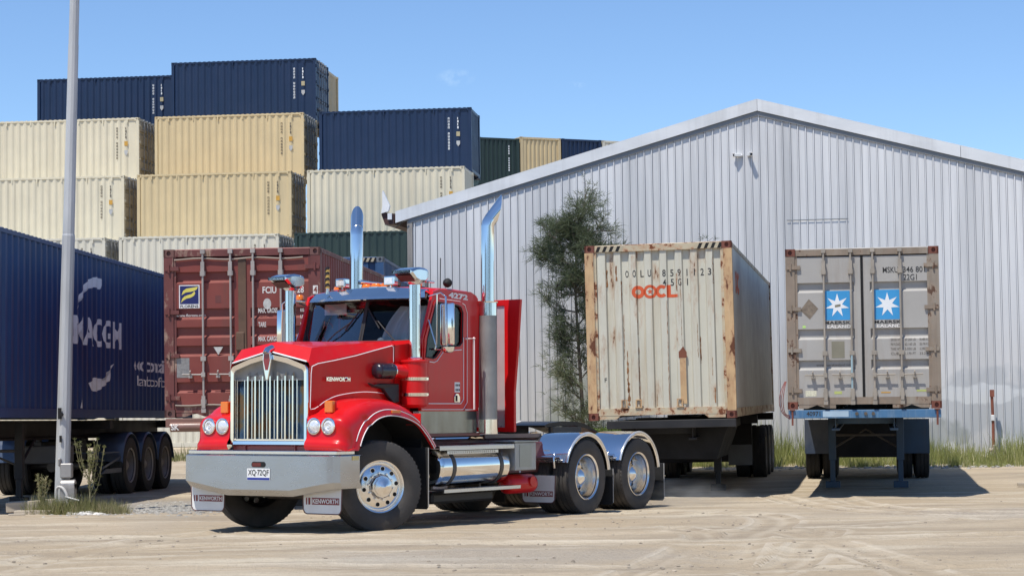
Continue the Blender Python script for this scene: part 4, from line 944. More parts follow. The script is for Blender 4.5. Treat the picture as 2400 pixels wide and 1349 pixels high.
grassm = leaf_mat('tall_grass', (.17, .21, .06), (.38, .39, .15), (.66, .60, .38))
dryg = leaf_mat('dry_weeds', (.13, .15, .05), (.30, .29, .13), (.58, .50, .32))
bark = pm('grey_bark', (.14, .11, .085), .9, var=.3, bump=.4)
def rv(s=1): return Vector((random.gauss(0, s), random.gauss(0, s), random.gauss(0, s)))
tree = empty('tree', Matrix.Translation((1.62, 45.9, -.17)), 'slender dark green tree with fine drooping needles growing against the shed wall', 'tree')
tk = MB(); lv = Leaves()
tp_ = crom([(.05, 0, 0), (.02, .03, 1.5), (-.05, .05, 3.0), (-.1, 0, 4.6), (.05, 0, 5.8), (.2, 0, 6.6)], 6); tk.tube(tp_, [lerp(.055, .010, i/(len(tp_)-1)) for i in range(len(tp_))], 8)
def branch(a, d, l, dens, tone0, tuft=.26, r=.016, depth=0, k0=.2):
    pts = [Vector(a)]; dd = Vector(d).normalized()
    n = 7
    for i in range(n): dd = (dd+rv(.13)+Vector((0, 0, .05))).normalized(); pts.append(pts[-1]+dd*l/n)
    tk.tube(pts, [lerp(r, .004, i/n) for i in range(n+1)], 5, False)
    for i in range(int(dens*l)):
        t = lerp(k0, 1, random.random()**.8)*n; j = min(n-1, int(t)); p = pts[j].lerp(pts[j+1], t-j)
        o = p+rv(.085); axis = (pts[j+1]-pts[j]).normalized(); tn = tone0+random.gauss(0, .12)
        for _ in range(8):
            q = (axis*.7+rv(.55)+Vector((0, 0, .15))).normalized(); lv.blade(o+rv(.02), q, tuft*random.uniform(.5, 1.2), .009, max(0, min(1, tn+random.gauss(0, .13))), .25)
    if depth < 1:
        for i in range(3):
            j = random.randint(2, n-1); branch(pts[j], (dd+rv(.6)).normalized(), l*.5, dens, tone0, tuft, r*.6, depth+1)
def tpt(z):
    for a, b in zip(tp_[:-1], tp_[1:]):
        if a[2] <= z <= b[2]: t = (z-a[2])/(b[2]-a[2]); return Vector(a).lerp(Vector(b), t)
    return Vector(tp_[-1])
# upper crown: lobes (direction x, z start, length)
for x, z, l, tone in ((-1, 4.9, .95, .35), (-.9, 5.3, 1.0, .4), (-.7, 5.6, .85, .45), (-.45, 5.9, .55, .45), (.2, 5.9, .75, .5), (.55, 5.4, .75, .45), (.85, 5.0, .9, .45), (1, 4.6, 1.0, .4), (.95, 4.25, 1.05, .35), (.8, 3.9, .95, .3), (-.25, 5.2, .7, .4), (.35, 4.6, .75, .35), (-.5, 4.5, .75, .3), (.6, 4.35, .9, .35), (.3, 5.1, .8, .45), (-.1, 4.3, .6, .3)):
    for _ in range(3): branch(tpt(z-.2), (x+random.gauss(0, .2), random.gauss(-.15, .4), .5), l*(1.18 if x > 0 else 1.05), 24, tone)
for k in range(3): branch(tpt(6.1), (.3+.1*k, 0, 1), .75, 7, .5, .2, .012, 1)
# lower skirt, thinner and greyer
for x, z, l, tone, dn in ((-1, 3.7, .95, .45, 16), (-1.05, 4.1, .8, .4, 8), (-1, 3.0, .7, .35, 24), (-.8, 2.7, .7, .35, 26), (-.6, 3.3, .6, .3, 26), (.3, 3.4, .7, .3, 26), (-.2, 3.0, .5, .25, 26), (.4, 2.9, .7, .3, 26), (-1, 2.2, .75, .7, 17), (-.9, 1.9, .85, .75, 18), (-.6, 1.6, .8, .75, 20), (-.3, 2.3, .6, .5, 24), (.3, 2.1, .6, .5, 24), (-.5, 1.1, .8, .7, 15), (.2, 1.3, .6, .6, 18), (-.2, .8, .7, .6, 14), (.3, .7, .6, .6, 14), (-.1, .3, .7, .6, 12)):
    for _ in range(2): branch(tpt(z), (x+random.gauss(0, .15), random.gauss(-.1, .35), .25), l*.98, dn, tone)
tk.build('trunk', bark, tree, smooth=60, fix=False); lv.build('crown', needle, tree)
tr2 = empty('sapling', Matrix.Translation((4.35, 46.4, -.17)), 'thin sapling with bare twigs poking up behind the weathered cream container', 'sapling')
tk = MB(); lv = Leaves(); tp_ = [(0, 0, 0), (.02, 0, 2.5), (-.15, 0, 4.3), (0, 0, 4.9), (.2, 0, 5.3)]; tk.tube(crom(tp_, 4), .018, 6)
for x, l in ((.9, .75), (1.0, .55), (.2, .5), (-.5, .4)): branch(Vector((.12, 0, 5.15)), (x, 0, .3), l, 6, .3, .16, .01, 1)
tk.build('trunk', bark, tr2, smooth=60, fix=False); lv.build('crown', needle, tr2)

def clump(lv_, x, y, n, r, h, dry, w_=.012, lean=.28):
    z = gz(y)-.02
    for _ in range(n):
        a = random.random()*6.28; q = r*sqrt(random.random()); l = h*random.uniform(.35, 1.05)*(1-.35*q/max(r, .01)); s_ = -1 if random.random() < .5 else 1
        lv_.blade((x+cos(a)*q, y+sin(a)*q, z), (cos(a)*lean*random.random()+random.gauss(0, .12), sin(a)*lean*random.random()+random.gauss(0, .12), 1), l, w_, max(0, min(1, random.gauss(dry, .22))), random.uniform(.05, .35))
lv = Leaves()
for i in range(620):
    t_ = random.uniform(3.0, SPAN+1.5); d = random.random()**1.5*2.7+.15; p = SM @ Vector((t_, -d, 0)); hh = lerp(1.25, .5, d/2.8)*random.uniform(.5, 1.35)*(1.0 if t_ > 7 else .65)
    nz_ = mnoise.noise(Vector((t_*.7, d, 0))); clump(lv, p.x, p.y, 46, .22, max(.15, hh*(1+.9*nz_)), .55+.6*mnoise.noise(Vector((t_*.9, d*2, 5))), .011)
o = lv.build('grass', grassm); tag(o, 'strip of tall green and straw coloured grass along the foot of the shed', 'grass', kind='stuff')
lv = Leaves()
for i in range(70): clump(lv, random.uniform(-14, -6.2), random.uniform(52, 58), 60, .4, random.uniform(.3, .7), .6, .02)
o = lv.build('grass', dryg); tag(o, 'patch of dry grass seen under the maroon container', 'grass', kind='stuff')
lv = Leaves()
for i in range(95): clump(lv, random.gauss(-6.66, .28), random.gauss(29.12, .16), 60, .12, random.uniform(.22, .62), .60, .0055, .5)
for i in range(22): clump(lv, random.gauss(-6.15, .15), random.gauss(29.1, .1), 60, .10, random.uniform(.2, .5), .85, .006, .5)
o = lv.build('grass', dryg); tag(o, 'tuft of straggly green and dry weeds around the light pole base', 'weeds', kind='stuff')
def weed(x, y, h, lab, dry=.5, n=9):
    rt_ = empty('weed_plant', Matrix.Translation((x, y, gz(y)-.02)), lab, 'weed', 'tall single weeds'); s_ = MB(); l_ = Leaves()
    s_.tube([(0, 0, 0), (.01, 0, h*.35), (0, 0, h*.5)], [.012, .009, .008], 6)
    for i in range(n):
        a = random.uniform(-1, 1); b = random.uniform(-.5, .5); z0 = h*random.uniform(.2, .5); pts = crom([(0, 0, z0), (a*h*.12, b*h*.12, z0+h*.18), (a*h*.2, b*h*.15, h*random.uniform(.8, 1.02))], 4)
        s_.tube(pts, .0035, 4, False)
        for q in pts[2:]:
            for _ in range(10): l_.blade(Vector(q), rv(.5)+Vector((0, 0, .9)), .055, .008, max(0, min(1, random.gauss(dry, .2))), .1)
    s_.build('stem', pm('pale_stem', (.30, .27, .15), .8), rt_, fix=False); l_.build('leaves', dryg, rt_)
weed(-6.43, 29.15, 1.15, 'tall thin branching weed right of the light pole base', .45, 14); weed(-7.14, 29.15, .62, 'shorter pale weed left of the light pole base', .8, 10)
lv = Leaves()
for i in range(150):
    x = random.uniform(1.75, 3.1); y = random.gauss(43.4, .35); z = gz(y)
    for _ in range(60): lv.blade((x+random.gauss(0, .15), y+random.gauss(0, .15), z+random.uniform(.1, .95)), rv(.6)+Vector((0, 0, .5)), .13, .022, max(0, min(1, random.gauss(.45, .25))), .3)
o = lv.build('weeds', leaf_mat('bushy_weed_leaves', (.06, .10, .02), (.16, .22, .06), (.30, .30, .12))); tag(o, 'mass of bushy green weeds between the truck and the weathered cream container', 'weeds', kind='stuff')

# ------------------------------------------------------------------ the truck: local x forward, y to its left, z up
TH, TP = .571, .015
A_ = Matrix(((-sin(TH), cos(TH), 0), (-cos(TH), -sin(TH), 0), (0, 0, 1))) @ Matrix(((cos(TP), 0, -sin(TP)), (0, 1, 0), (sin(TP), 0, cos(TP))))
TM = A_.to_4x4(); TM.translation = (-2.567, 23.809, .012)
truck = empty('semi_truck', TM, 'red long-nosed truck tractor with chrome grille, bumper and exhaust stacks, turning in the dirt yard', 'truck')
def P(nm, mb, mat, parent=None, **k):
    return mb.build(nm, mat, parent or truck, **k)
def mir(fn):
    for s in (1, -1): fn(s)
# --- chassis
m = MB()
for s in (1, -1):
    m.box(.72, -6.95, *sorted((s*.38, s*.395)), .80, 1.06); m.box(.72, -6.95, *sorted((s*.33, s*.395)), 1.045, 1.062); m.box(.72, -6.95, *sorted((s*.33, s*.395)), .798, .815)
for x in (.6, -.9, -2.2, -3.6, -4.1, -5.45, -6.8): m.box(x-.06, x+.06, -.38, .38, .84, 1.02)
P('chassis_rails', m, maroon)
m = MB(); m.tube([(0, -.86, .50), (0, -.6, .42), (0, .6, .42), (0, .86, .50)], .055, 8); m.box(-.7, .7, .37, .46, .50, .58); m.box(-.7, .7, -.46, -.37, .50, .58); P('front_axle', m, blk_metal, smooth=40)
m = MB(); m.box(-.35, .62, -.36, .36, .62, 1.25); m.box(.30, .62, -.55, .55, 1.0, 1.9); m.box(-1.0, -.35, -.3, .3, .6, 1.2); P('engine', m, dark, bevel=.03)
for xx in (-4.75, -6.24):
    m = MB(); m.cyl((xx, -.95, .525), (xx, .95, .525), .075, n=12); m.lathe([(0, -.25), (.2, -.18), (.26, 0), (.2, .18), (0, .25)], 16, 'x', M=Matrix.Translation((xx, 0, .55))); P('drive_axle', m, blk_metal, smooth=50)
m = MB(); m.tube([(-1.2, 0, .8), (-4.5, 0, .62)], .06, 10); P('drive_shaft', m, blk_metal, smooth=40)
m = MB(); m.box(-3.95, -3.15, -.62, .62, .62, .66); m.box(-4.35, -3.0, .40, .72, .60, 1.02); m.box(-4.35, -3.0, -.72, -.40, .60, 1.02); P('side_box', m, maroon, bevel=.01)
# --- wheels
for s in (1, -1):
    wheel(truck, 'steer', Matrix.Translation((.0 if s > 0 else -.13, 1.055 if s > 0 else -.91, .549)) @ Matrix.Scale(1.05, 4) @ Matrix.Rotation(radians(-28), 4, 'Z') @ (Matrix.Rotation(pi, 4, 'Z') if s < 0 else Matrix.Identity(4)) @ Matrix.Rotation(.35, 4, 'Y'))
    for i, xx in enumerate((-4.75, -6.24)):
        wheel(truck, 'drive', Matrix.Translation((xx, s*1.085, .522)) @ (Matrix.Rotation(pi, 4, 'Z') if s < 0 else Matrix.Identity(4)) @ Matrix.Rotation(.5+i*.9, 4, 'Y'))
# --- bumper
plan = [(.46, -1.195), (.86, -1.185), (.945, -1.14), (.975, -1.05), (.975, 1.06), (.945, 1.14), (.86, 1.185), (.50, 1.195)]
m = MB(); rows = []
def bz(y):
    a = abs(y); return .478 if a < .52 else lerp(.478, .575, min(1, (a-.52)/.6))
pp = [plan[0], plan[1], plan[2], plan[3], (.975, -.52), (.975, .52), plan[4], plan[5], plan[6], plan[7]]
pp = crom(pp[:1], 1)+pp[1:] if False else pp
m.grid([[(x-.025, y*.995, .935) for x, y in pp], [(x, y, .925) for x, y in pp], [(x, y, bz(y)+.045) for x, y in pp], [(x-.07, y*.985, bz(y)-.03) for x, y in pp], [(x-.10, y*.97, bz(y)-.035) for x, y in pp]])
m.grid([[(x-.025, y*.995, .935) for x, y in pp], [(min(x, .90)-.12, y*.96, .937) for x, y in pp]], flip=True)
bump = P('bumper', m, alu_bump, solid=.006, smooth=25)
m = MB(); m.box(.55, .90, -1.14, 1.16, .942, .985); P('bumper_step', m, alu_soft, bevel=.006)
def slot(cx, cz, a, b): return [(cx+cos(t)*b+(a if cos(t) > 0 else -a), cz+sin(t)*b) for t in [2*pi*k/20+.01 for k in range(20)]]
m = MB(); q = slot(.045, .823, .075, .034); m.prism([(.9745, y, z) for y, z in q], (.004, 0, 0)); P('tow_slot', m, dark, bump)
m = MB(); m.box(.9775, .981, -.05, .085, .80, .845); P('slot_light', m, redlens, bump)
plate = MB(); plate.box(.9765, .982, -.128, .224, .636, .776); pl = P('number_plate', plate, white, bump)
def front_text(txt, y0, z, w_, h, mt, x, par, bold=.01, nm='lettering'):
    v, f = text_mesh(txt, w_, h, bold); mm = MB(); put2d(mm, v, f, (x, y0, z), (0, 1, 0), (0, 0, 1)); return mm.build(nm, mt, par, fix=False)
m = MB(); m.box(.982, .9835, -.124, .220, .640, .668); P('plate_band', m, pm('plate_blue', (.03, .05, .30), .5), bump)
front_text("XQ·72QF", -.112, .682, .32, .080, blackpaint, .9835, bump, .02)
m = MB(); m.box(.52, .64, 1.196, 1.199, .875, .925); P('side_reflector', m, pm('yellow_reflector', (.75, .58, .22), .4), bump)
# --- bumper mudflaps
def flap(nm, x, y0, y1, z0, z1, tz0, tz1, xt=.006, skew=.0):
    m = MB(); r = .05; po = [(y0+skew, z1), (y1, z1), (y1-.012, z0+r), (y1-.012-r*.4, z0+r*.25), (y1-.012-r, z0), (y0+r+.02, z0), (y0+.02+r*.3, z0+r*.25), (y0+.012, z0+r)]
    m.prism([(x, a, b) for a, b in po], (-.010, 0, 0)); fo_ = P(nm, m, flap_m)
    m = MB(); m.tube([(x+.001, a, b) for a, b in po[1:]+po[:1]], .007, 5); m.build('edge_trim', pm('dark_flap_edge', (.12, .05, .05), .6), fo_)
    m = MB(); w_ = y1-y0; m.add([(x+.003, y0+w_*.24, tz0), (x+.003, y1-w_*.07, tz0), (x+.003, y1-w_*.07, tz1), (x+.003, y0+w_*.24, tz1)], [(0, 1, 2, 3)]); m.build('red_band', flapred, fo_, fix=False)
    front_text("KENWORTH", y0+w_*.26, tz0+.012, w_*.65, tz1-tz0-.024, whitepaint, x+.005, fo_, .03)
    m = MB(); yy = y0+w_*.09
    m.add([(x+.003, yy, tz0), (x+.003, yy+w_*.03, tz0), (x+.003, yy+w_*.03, tz1), (x+.003, yy, tz1)], [(0, 1, 2, 3)]); yy += w_*.06
    m.add([(x+.003, yy, tz0), (x+.003, yy+w_*.05, tz0), (x+.003, yy+w_*.05, tz1), (x+.003, yy, tz1)], [(0, 1, 2, 3)]); m.build('logo', flapred, fo_, fix=False)
    return fo_
flap('mudflap', .78, -1.20, -.65, .245, .60, .36, .435); flap('mudflap', .78, .56, 1.15, .245, .60, .355, .435)
flap('mudflap', -3.96, .62, 1.17, .185, .56, .27, .345); flap('mudflap', -3.96, -1.17, -.62, .185, .56, .27, .345)
for x, s, z1 in ((-5.44, 1, .62), (-5.44, -1, .62), (-6.98, 1, .66), (-6.98, -1, .66), (-.80, 1, 1.0), (-.80, -1, 1.0)):
    m = MB(); a, b = sorted((s*.62, s*(1.24))); z0 = .10 if x < -1 else .24
    if x > -1: a, b = sorted((s*.70, s*1.27))
    m.prism([(x, a, z1), (x, b, z1), (x, b, z0+.04), (x, b-.03*s*(1 if s > 0 else 0), z0), (x, a+.03, z0), (x, a, z0+.03)], (-.012, 0, 0)); fp = P('rubber_flap', m, blk, bevel=.003)
    m = MB(); m.tube([(x+.002, s*(1.24 if x < -1 else 1.27), z0+.03), (x+.002, s*(1.24 if x < -1 else 1.27), z1)], .006, 5); m.build('edge_trim', pm('grey_edge', (.4, .38, .36), .6), fp)
# --- hood
def hs(x):
    S = [(.725, [(.60, 1.30), (.60, 1.47), (.617, 1.99), (.600, 2.035), (.30, 2.105), (0, 2.170)]),
         (.60, [(.615, 1.32), (.63, 1.48), (.64, 2.035), (.55, 2.212), (.275, 2.255), (0, 2.297)]),
         (.45, [(.63, 1.36), (.645, 1.49), (.66, 2.06), (.57, 2.228), (.285, 2.268), (0, 2.305)]),
         (0, [(.70, 1.42), (.72, 1.5), (.745, 2.145), (.66, 2.268), (.33, 2.298), (0, 2.318)]),
         (-.65, [(.82, 1.36), (.845, 1.5), (.865, 2.272), (.80, 2.325), (.40, 2.333), (0, 2.335)]),
         (-1.06, [(.82, 1.1), (.86, 1.5), (.90, 2.315), (.86, 2.352), (.45, 2.345), (0, 2.335)])]
    for (a, pa), (b, pb) in zip(S[:-1], S[1:]):
        if b <= x <= a: t = (a-x)/(a-b); return [tuple(lerp(u, v, t) for u, v in zip(p, q)) for p, q in zip(pa, pb)]
m = MB(); rows = []
for x in (.725, .715, .60, .585, .45, .25, 0, -.3, -.645):
    h_ = hs(x); rows.append([(x, y, z) for y, z in h_]+[(x, -y, z) for y, z in reversed(h_[:-1])])
m.grid(rows); hood = P('bonnet', m, red, smooth=14, bevel=0)
m = MB(); rows = []
for x in (-.66, -.85, -1.06): h_ = hs(x); rows.append([(x, y-.004, z-.004) for y, z in h_]+[(x, -y+.004, z-.004) for y, z in reversed(h_[:-1])])
m.grid(rows); P('cowl', m, red, smooth=20)
# pinstripes follow the bonnet side
def hside(x, z):
    h_ = hs(x)
    for (y0, z0), (y1, z1) in zip(h_[:3], h_[1:3]):
        if z0 <= z <= z1: return lerp(y0, y1, (z-z0)/(z1-z0))
    return h_[2][0]
st = [(-.630, 2.06), (-.625, 2.245), (-.60, 2.262), (-.3, 2.195), (0, 2.125), (.35, 2.06), (.60, 2.020), (.69, 1.985), (.70, 1.90), (.702, 1.50), (.695, 1.475), (.64, 1.482), (.56, 1.52)]
for s in (1, -1):
    m = MB(); pts = []
    for a, b in zip(st[:-1], st[1:]):
        for k in range(4): x = lerp(a[0], b[0], k/4); z = lerp(a[1], b[1], k/4); pts.append((x, s*(hside(x, z)+.003), z))
    m.tube(pts, .0055, 5); P('pinstripe', m, stripe_m, hood)
    m = MB(); pts = [(x, s*(hside(x, z)+.003), z) for x, z in crom([(.56, 1.52), (.44, 1.585), (.24, 1.645), (-.12, 1.685), (-.45, 1.672), (-.62, 1.63)], 5)]; m.tube(pts, .0055, 5); P('pinstripe', m, stripe_m, hood)
    m = MB(); m.tube([(.733, s*.06, 2.165), (.733, s*.58, 2.045)], .010, 6); P('pinstripe', m, stripe_m, hood)
    m = MB(); m.box(*sorted((.10, .565)), *sorted((s*.716, s*.724)), 1.812, 1.852, M=Matrix.Rotation(-.13*0, 4, 'Z'))
    v, f = text_mesh("KENWORTH", .40, .050, .03); m = MB()
    if s > 0: put2d(m, v, f, (.49, hside(.5, 1.83)+.036, 1.812), Vector((-.44, .055, 0)).normalized(), (0, 0, 1))
    else: put2d(m, v, f, (.125, -hside(.1, 1.83)-.016, 1.812), Vector((.44, .055, 0)).normalized(), (0, 0, 1))
    b_ = P('badge', m, chrome, hood, solid=-.008)
    m = MB(); k = .006; pts = [(.585, hside(.5, 1.8)*s+.001*s, 1.80), (.105, (hside(.1, 1.8)+.001)*s, 1.80), (.105, (hside(.1, 1.8)+.001)*s, 1.875), (.585, (hside(.5, 1.87)+.001)*s, 1.875)]
# bonnet latch and hinge hardware
for s in (1, -1):
    m = MB(); m.cyl((-.30, s*.86, 1.945), (-.53, s*.89, 1.945), .098, n=20); P('intake_hose', m, pm('black_hose', (.02, .012, .02), .3, coat=.5), smooth=40)
    m = MB(); m.cyl((-.525, s*.89, 1.945), (-.545, s*.89, 1.945), .102, n=20); P('hose_clamp', m, chrome, smooth=40)
    m = MB(); m.tube(crom([(-.54, s*.89, 1.945), (-.66, s*.91, 1.945), (-.80, s*.97, 1.93)], 4), .088, 16); P('intake_elbow', m, red, smooth=50)
    m = MB(); m.lathe([(0, .03), (.06, .025), (.09, 0), (.098, -.03)], 20, 'x', M=Matrix.Translation((-.29, s*.86, 1.945))); P('hose_end', m, pm('black_hose', (.02, .012, .02), .3), smooth=50)
    m = MB(); m.prism([(-.16, s*.84, 1.80), (-.26, s*.86, 1.77), (-.36, s*.88, 1.79), (-.66, s*.93, 1.79), (-.66, s*.93, 1.56), (-.56, s*.92, 1.55), (-.48, s*.90, 1.62), (-.40, s*.88, 1.72), (-.24, s*.85, 1.745)], (0, -s*.05, 0)); P('hose_bracket', m, blk_metal, bevel=.01)
# --- grille
def arch(hw, z0, zs, zc, r, n=5):
    """outline of the radiator shell: flat bottom, upright sides, shallow peaked top with round shoulders"""
    p = [(-hw, z0), (hw, z0), (hw+.0, zs-r)]
    for k in range(1, n+1): a = (pi/2-.2)*k/n; p.append((hw-r+cos(a)*r, zs-r+sin(a)*r))
    p.append((hw*.5, lerp(zs, zc, .56))); p.append((0, zc)); p.append((-hw*.5, lerp(zs, zc, .56)))
    for k in range(n, 0, -1): a = (pi/2-.2)*k/n; p.append((-hw+r-cos(a)*r, zs-r+sin(a)*r))
    p.append((-hw, zs-r)); return p
outer = arch(.600, 1.05, 2.015, 2.155, .07); inner = arch(.545, 1.10, 1.955, 2.085, .06)
m = MB(); n = len(outer)
m.grid([[(.66, *outer[i % n]) for i in range(n+1)], [(.735, *outer[i % n]) for i in range(n+1)], [(.752, outer[i % n][0]*.985, lerp(outer[i % n][1], 1.6, .012)) for i in range(n+1)], [(.748, inner[i % n][0]*1.01, lerp(inner[i % n][1], 1.6, -.012)) for i in range(n+1)], [(.735, *inner[i % n]) for i in range(n+1)], [(.66, *inner[i % n]) for i in range(n+1)]])
gs = P('grille_surround', m, chrome, smooth=35)
rad = pm('radiator_core', (.05, .05, .055), .4, .3)
def radiator():
    T = rad.node_tree; N = T.nodes; L = T.links; b = N['Principled BSDF']; tc = N.new('ShaderNodeTexCoord'); q = N.new('ShaderNodeMapping'); q.inputs['Scale'].default_value = (1, 5, 4); L.new(tc.outputs['Object'], q.inputs[0])
    n = N.new('ShaderNodeTexNoise'); n.inputs['Scale'].default_value = 1.1; n.inputs['Detail'].default_value = 3; L.new(q.outputs[0], n.inputs[0]); r = N.new('ShaderNodeValToRGB'); e = r.color_ramp.elements
    e[0].position = .36; e[0].color = (.012, .045, .10, 1); e[1].position = .64; e[1].color = (.17, .085, .03, 1); k = e.new(.46); k.color = (.04, .09, .16, 1); k = e.new(.53); k.color = (.10, .095, .06, 1)  # blue and brown reflected sheen painted into the core colour
    L.new(n.outputs[0], r.inputs[0]); L.new(r.outputs[0], b.inputs['Base Color']); b.inputs['Metallic'].default_value = .4; b.inputs['Roughness'].default_value = .35
    w_ = N.new('ShaderNodeTexWave'); w_.wave_type = 'BANDS'; w_.bands_direction = 'Z'; w_.inputs['Scale'].default_value = 60; L.new(tc.outputs['Object'], w_.inputs[0]); bp = N.new('ShaderNodeBump'); bp.inputs['Strength'].default_value = .6; bp.inputs['Distance'].default_value = .005
    L.new(w_.outputs[1], bp.inputs['Height']); L.new(bp.outputs[0], b.inputs['Normal'])
radiator()
m = MB(); m.box(.655, .665, -.53, .53, 1.09, 1.86); P('radiator', m, rad, gs)
m = MB(); q = arch(.546, 1.835, 1.955, 2.085, .06); m.prism([(.668, a, b) for a, b in q], (.010, 0, 0)); m.box(.675, .70, -.54, .54, 1.826, 1.838); P('grille_top_plate', m, alu_perf, gs)
m = MB(); m.box(.67, .72, -.545, .545, 1.075, 1.125); P('grille_sill', m, chrome, gs, bevel=.004)
for i in range(7):
    y = (i-3)*.117; m = MB(); top = 1.93
    m.prism([(.690, y-.015, 1.07), (.718, y-.012, 1.07), (.728, y, 1.07), (.718, y+.012, 1.07), (.690, y+.015, 1.07)], (0, 0, top-1.07-.05)); m.add([(.690, y-.015, top-.05), (.728, y, top-.05), (.690, y+.015, top-.05), (.690, y, top+.01)], [(0, 1, 3), (1, 2, 3), (2, 0, 3)]); P('grille_bar', m, chrome, gs)
for i in range(10):
    y = (i-4.5)*.117; m = MB(); m.box(.690, .705, y-.006, y+.006, 1.10, 1.835)
    if abs(y) < .53: P('grille_bar', m, alu_soft, gs)
m = MB(); m.prism([(.752, -.055, 2.165), (.752, .055, 2.165), (.752, .068, 2.08), (.752, .050, 1.97), (.752, .018, 1.83), (.752, -.018, 1.83), (.752, -.050, 1.97), (.752, -.068, 2.08)], (.028, 0, 0)); em = P('emblem', m, chrome, gs, bevel=.008, seg=2)
m = MB(); m.prism([(.7785, -.040, 2.15), (.7785, .040, 2.15), (.7785, .050, 2.07), (.7785, .02, 1.95), (.7785, -.02, 1.95), (.7785, -.050, 2.07)], (.004, 0, 0)); P('emblem_inlay', m, pm('emblem_red', (.25, .02, .02), .3, coat=.5), em)
m = MB(); m.tube([(.68, 0, 2.215), (.76, 0, 2.19), (.79, 0, 2.15)], .045, 12); P('emblem_cap', m, chrome, em, smooth=50)
m = MB(); m.box(.60, .70, -.60, .60, .975, 1.045); P('front_valance', m, maroon, bevel=.01)
# --- front guards with headlight pods
topc = crom([(-1.15, 1.045), (-1.02, 1.17), (-.85, 1.31), (-.60, 1.475), (-.30, 1.575), (0, 1.605), (.28, 1.575), (.47, 1.50), (.60, 1.425), (.70, 1.385), (.745, 1.33), (.75, 1.20), (.765, 1.12), (.80, 1.075), (.805, 1.02), (.78, .985)], 4)
archc = crom([(-1.02, .985), (-.95, 1.06), (-.84, 1.165), (-.66, 1.29), (-.38, 1.37), (-.10, 1.395), (.12, 1.365), (.27, 1.295), (.37, 1.205), (.43, 1.12), (.465, 1.05), (.48, 1.01), (.50, .985), (.54, .985), (.60, .985), (.68, .985)], 4)
for s in (1, -1):
    m = MB(); rows = []
    for (tx_, tz), (ax, az) in zip(topc, archc):
        f = .10*max(0, min(1, (tz-1.0)/.3)); w_ = 1.0
        t_ = Vector((tx_, 0, tz)); a = Vector((ax, 0, az)); d = (a-t_); L_ = d.length; dn = d.normalized() if L_ > 1e-6 else Vector((0, 0, -1))
        yi = .60 if tx_ > -.62 else lerp(.60, .80, min(1, (-.62-tx_)/.4))
        out_ = 1.165 if tx_ > .5 else 1.19
        row = [Vector((tx_, yi, tz+.01)), Vector((tx_, .98, tz)), t_+dn*.012+Vector((0, 1.07, 0)), t_+dn*.045+Vector((0, out_-.045, 0)), t_+dn*min(.10, L_*.4)+Vector((0, out_-.012, 0)), t_+dn*min(.16, L_*.55)+Vector((0, out_, 0)),
               a-dn*min(.085, L_*.35)+Vector((0, out_, 0)), a-dn*min(.065, L_*.28)+Vector((0, out_+.012, 0)), a+Vector((0, out_+.014, 0)), a+Vector((0, out_-.03, 0)), a-dn*.03+Vector((0, out_-.05, 0))]
        rows.append([(p.x, s*p.y, p.z) for p in row])
    m.grid(rows, flip=s < 0); g = P('front_guard', m, red, smooth=42)
    for kk, ofs in ((8, .0), (6, -.0)):
        m = MB(); pts = [Vector(r[kk])+Vector((0, s*.004, 0)) for r in rows[:42]]; m.tube(pts, .0065, 5); P('pinstripe', m, stripe_m, g)
    m = MB(); rows2 = [[(r[-1][0], s*.62, r[-1][2]+.02), r[-1]] for r in rows[:44]]; m.grid(rows2); P('wheel_arch_liner', m, dark, g); m = MB(); m.box(-1.05, .60, *sorted((s*.56, s*.60)), .62, 1.44); m.box(-1.0, -.95, *sorted((s*.60, s*1.05)), .62, 1.2); P('inner_guard', m, dark, g)
    m = MB(); m.box(-.30, -.12, *sorted((s*1.185, s*1.215)), 1.425, 1.462, M=Matrix.Identity(4)); P('side_marker', m, amber, g, bevel=.006)
    m = MB(); m.box(-.74, -.72, *sorted((s*.98, s*1.205)), 1.28, 1.42); P('guard_joint', m, red, g, bevel=.004)
    for k, yy in enumerate((.715, .93)):
        Mh = Matrix.Translation((.752, s*yy, 1.275)); m = MB()
        m.lathe([(.080, -.03), (.098, -.02), (.103, .006), (.100, .018), (.088, .020), (.082, .008)], 28, 'x', M=Mh); hl = P('headlight', m, chrome, smooth=40)
        m = MB(); m.lathe([(0, .034), (.035, .031), (.065, .020), (.083, .004)] if k == 0 else [(0, .016), (.02, .020), (.03, .002), (.05, .018), (.083, .004)], 24 if k == 0 else 9, 'x', M=Mh); P('lens', m, lens_m, hl, smooth=50 if k == 0 else None)
    m = MB(); m.box(.56, .62, *sorted((s*.755, s*.875)), 1.435, 1.575, M=Matrix.Identity(4)); il = P('indicator', m, amber, bevel=.008)
    m = MB(); m.box(.57, .61, *sorted((s*.79, s*.84)), 1.38, 1.437); m.box(.54, .562, *sorted((s*.75, s*.88)), 1.43, 1.58); P('indicator_stem', m, red, il)
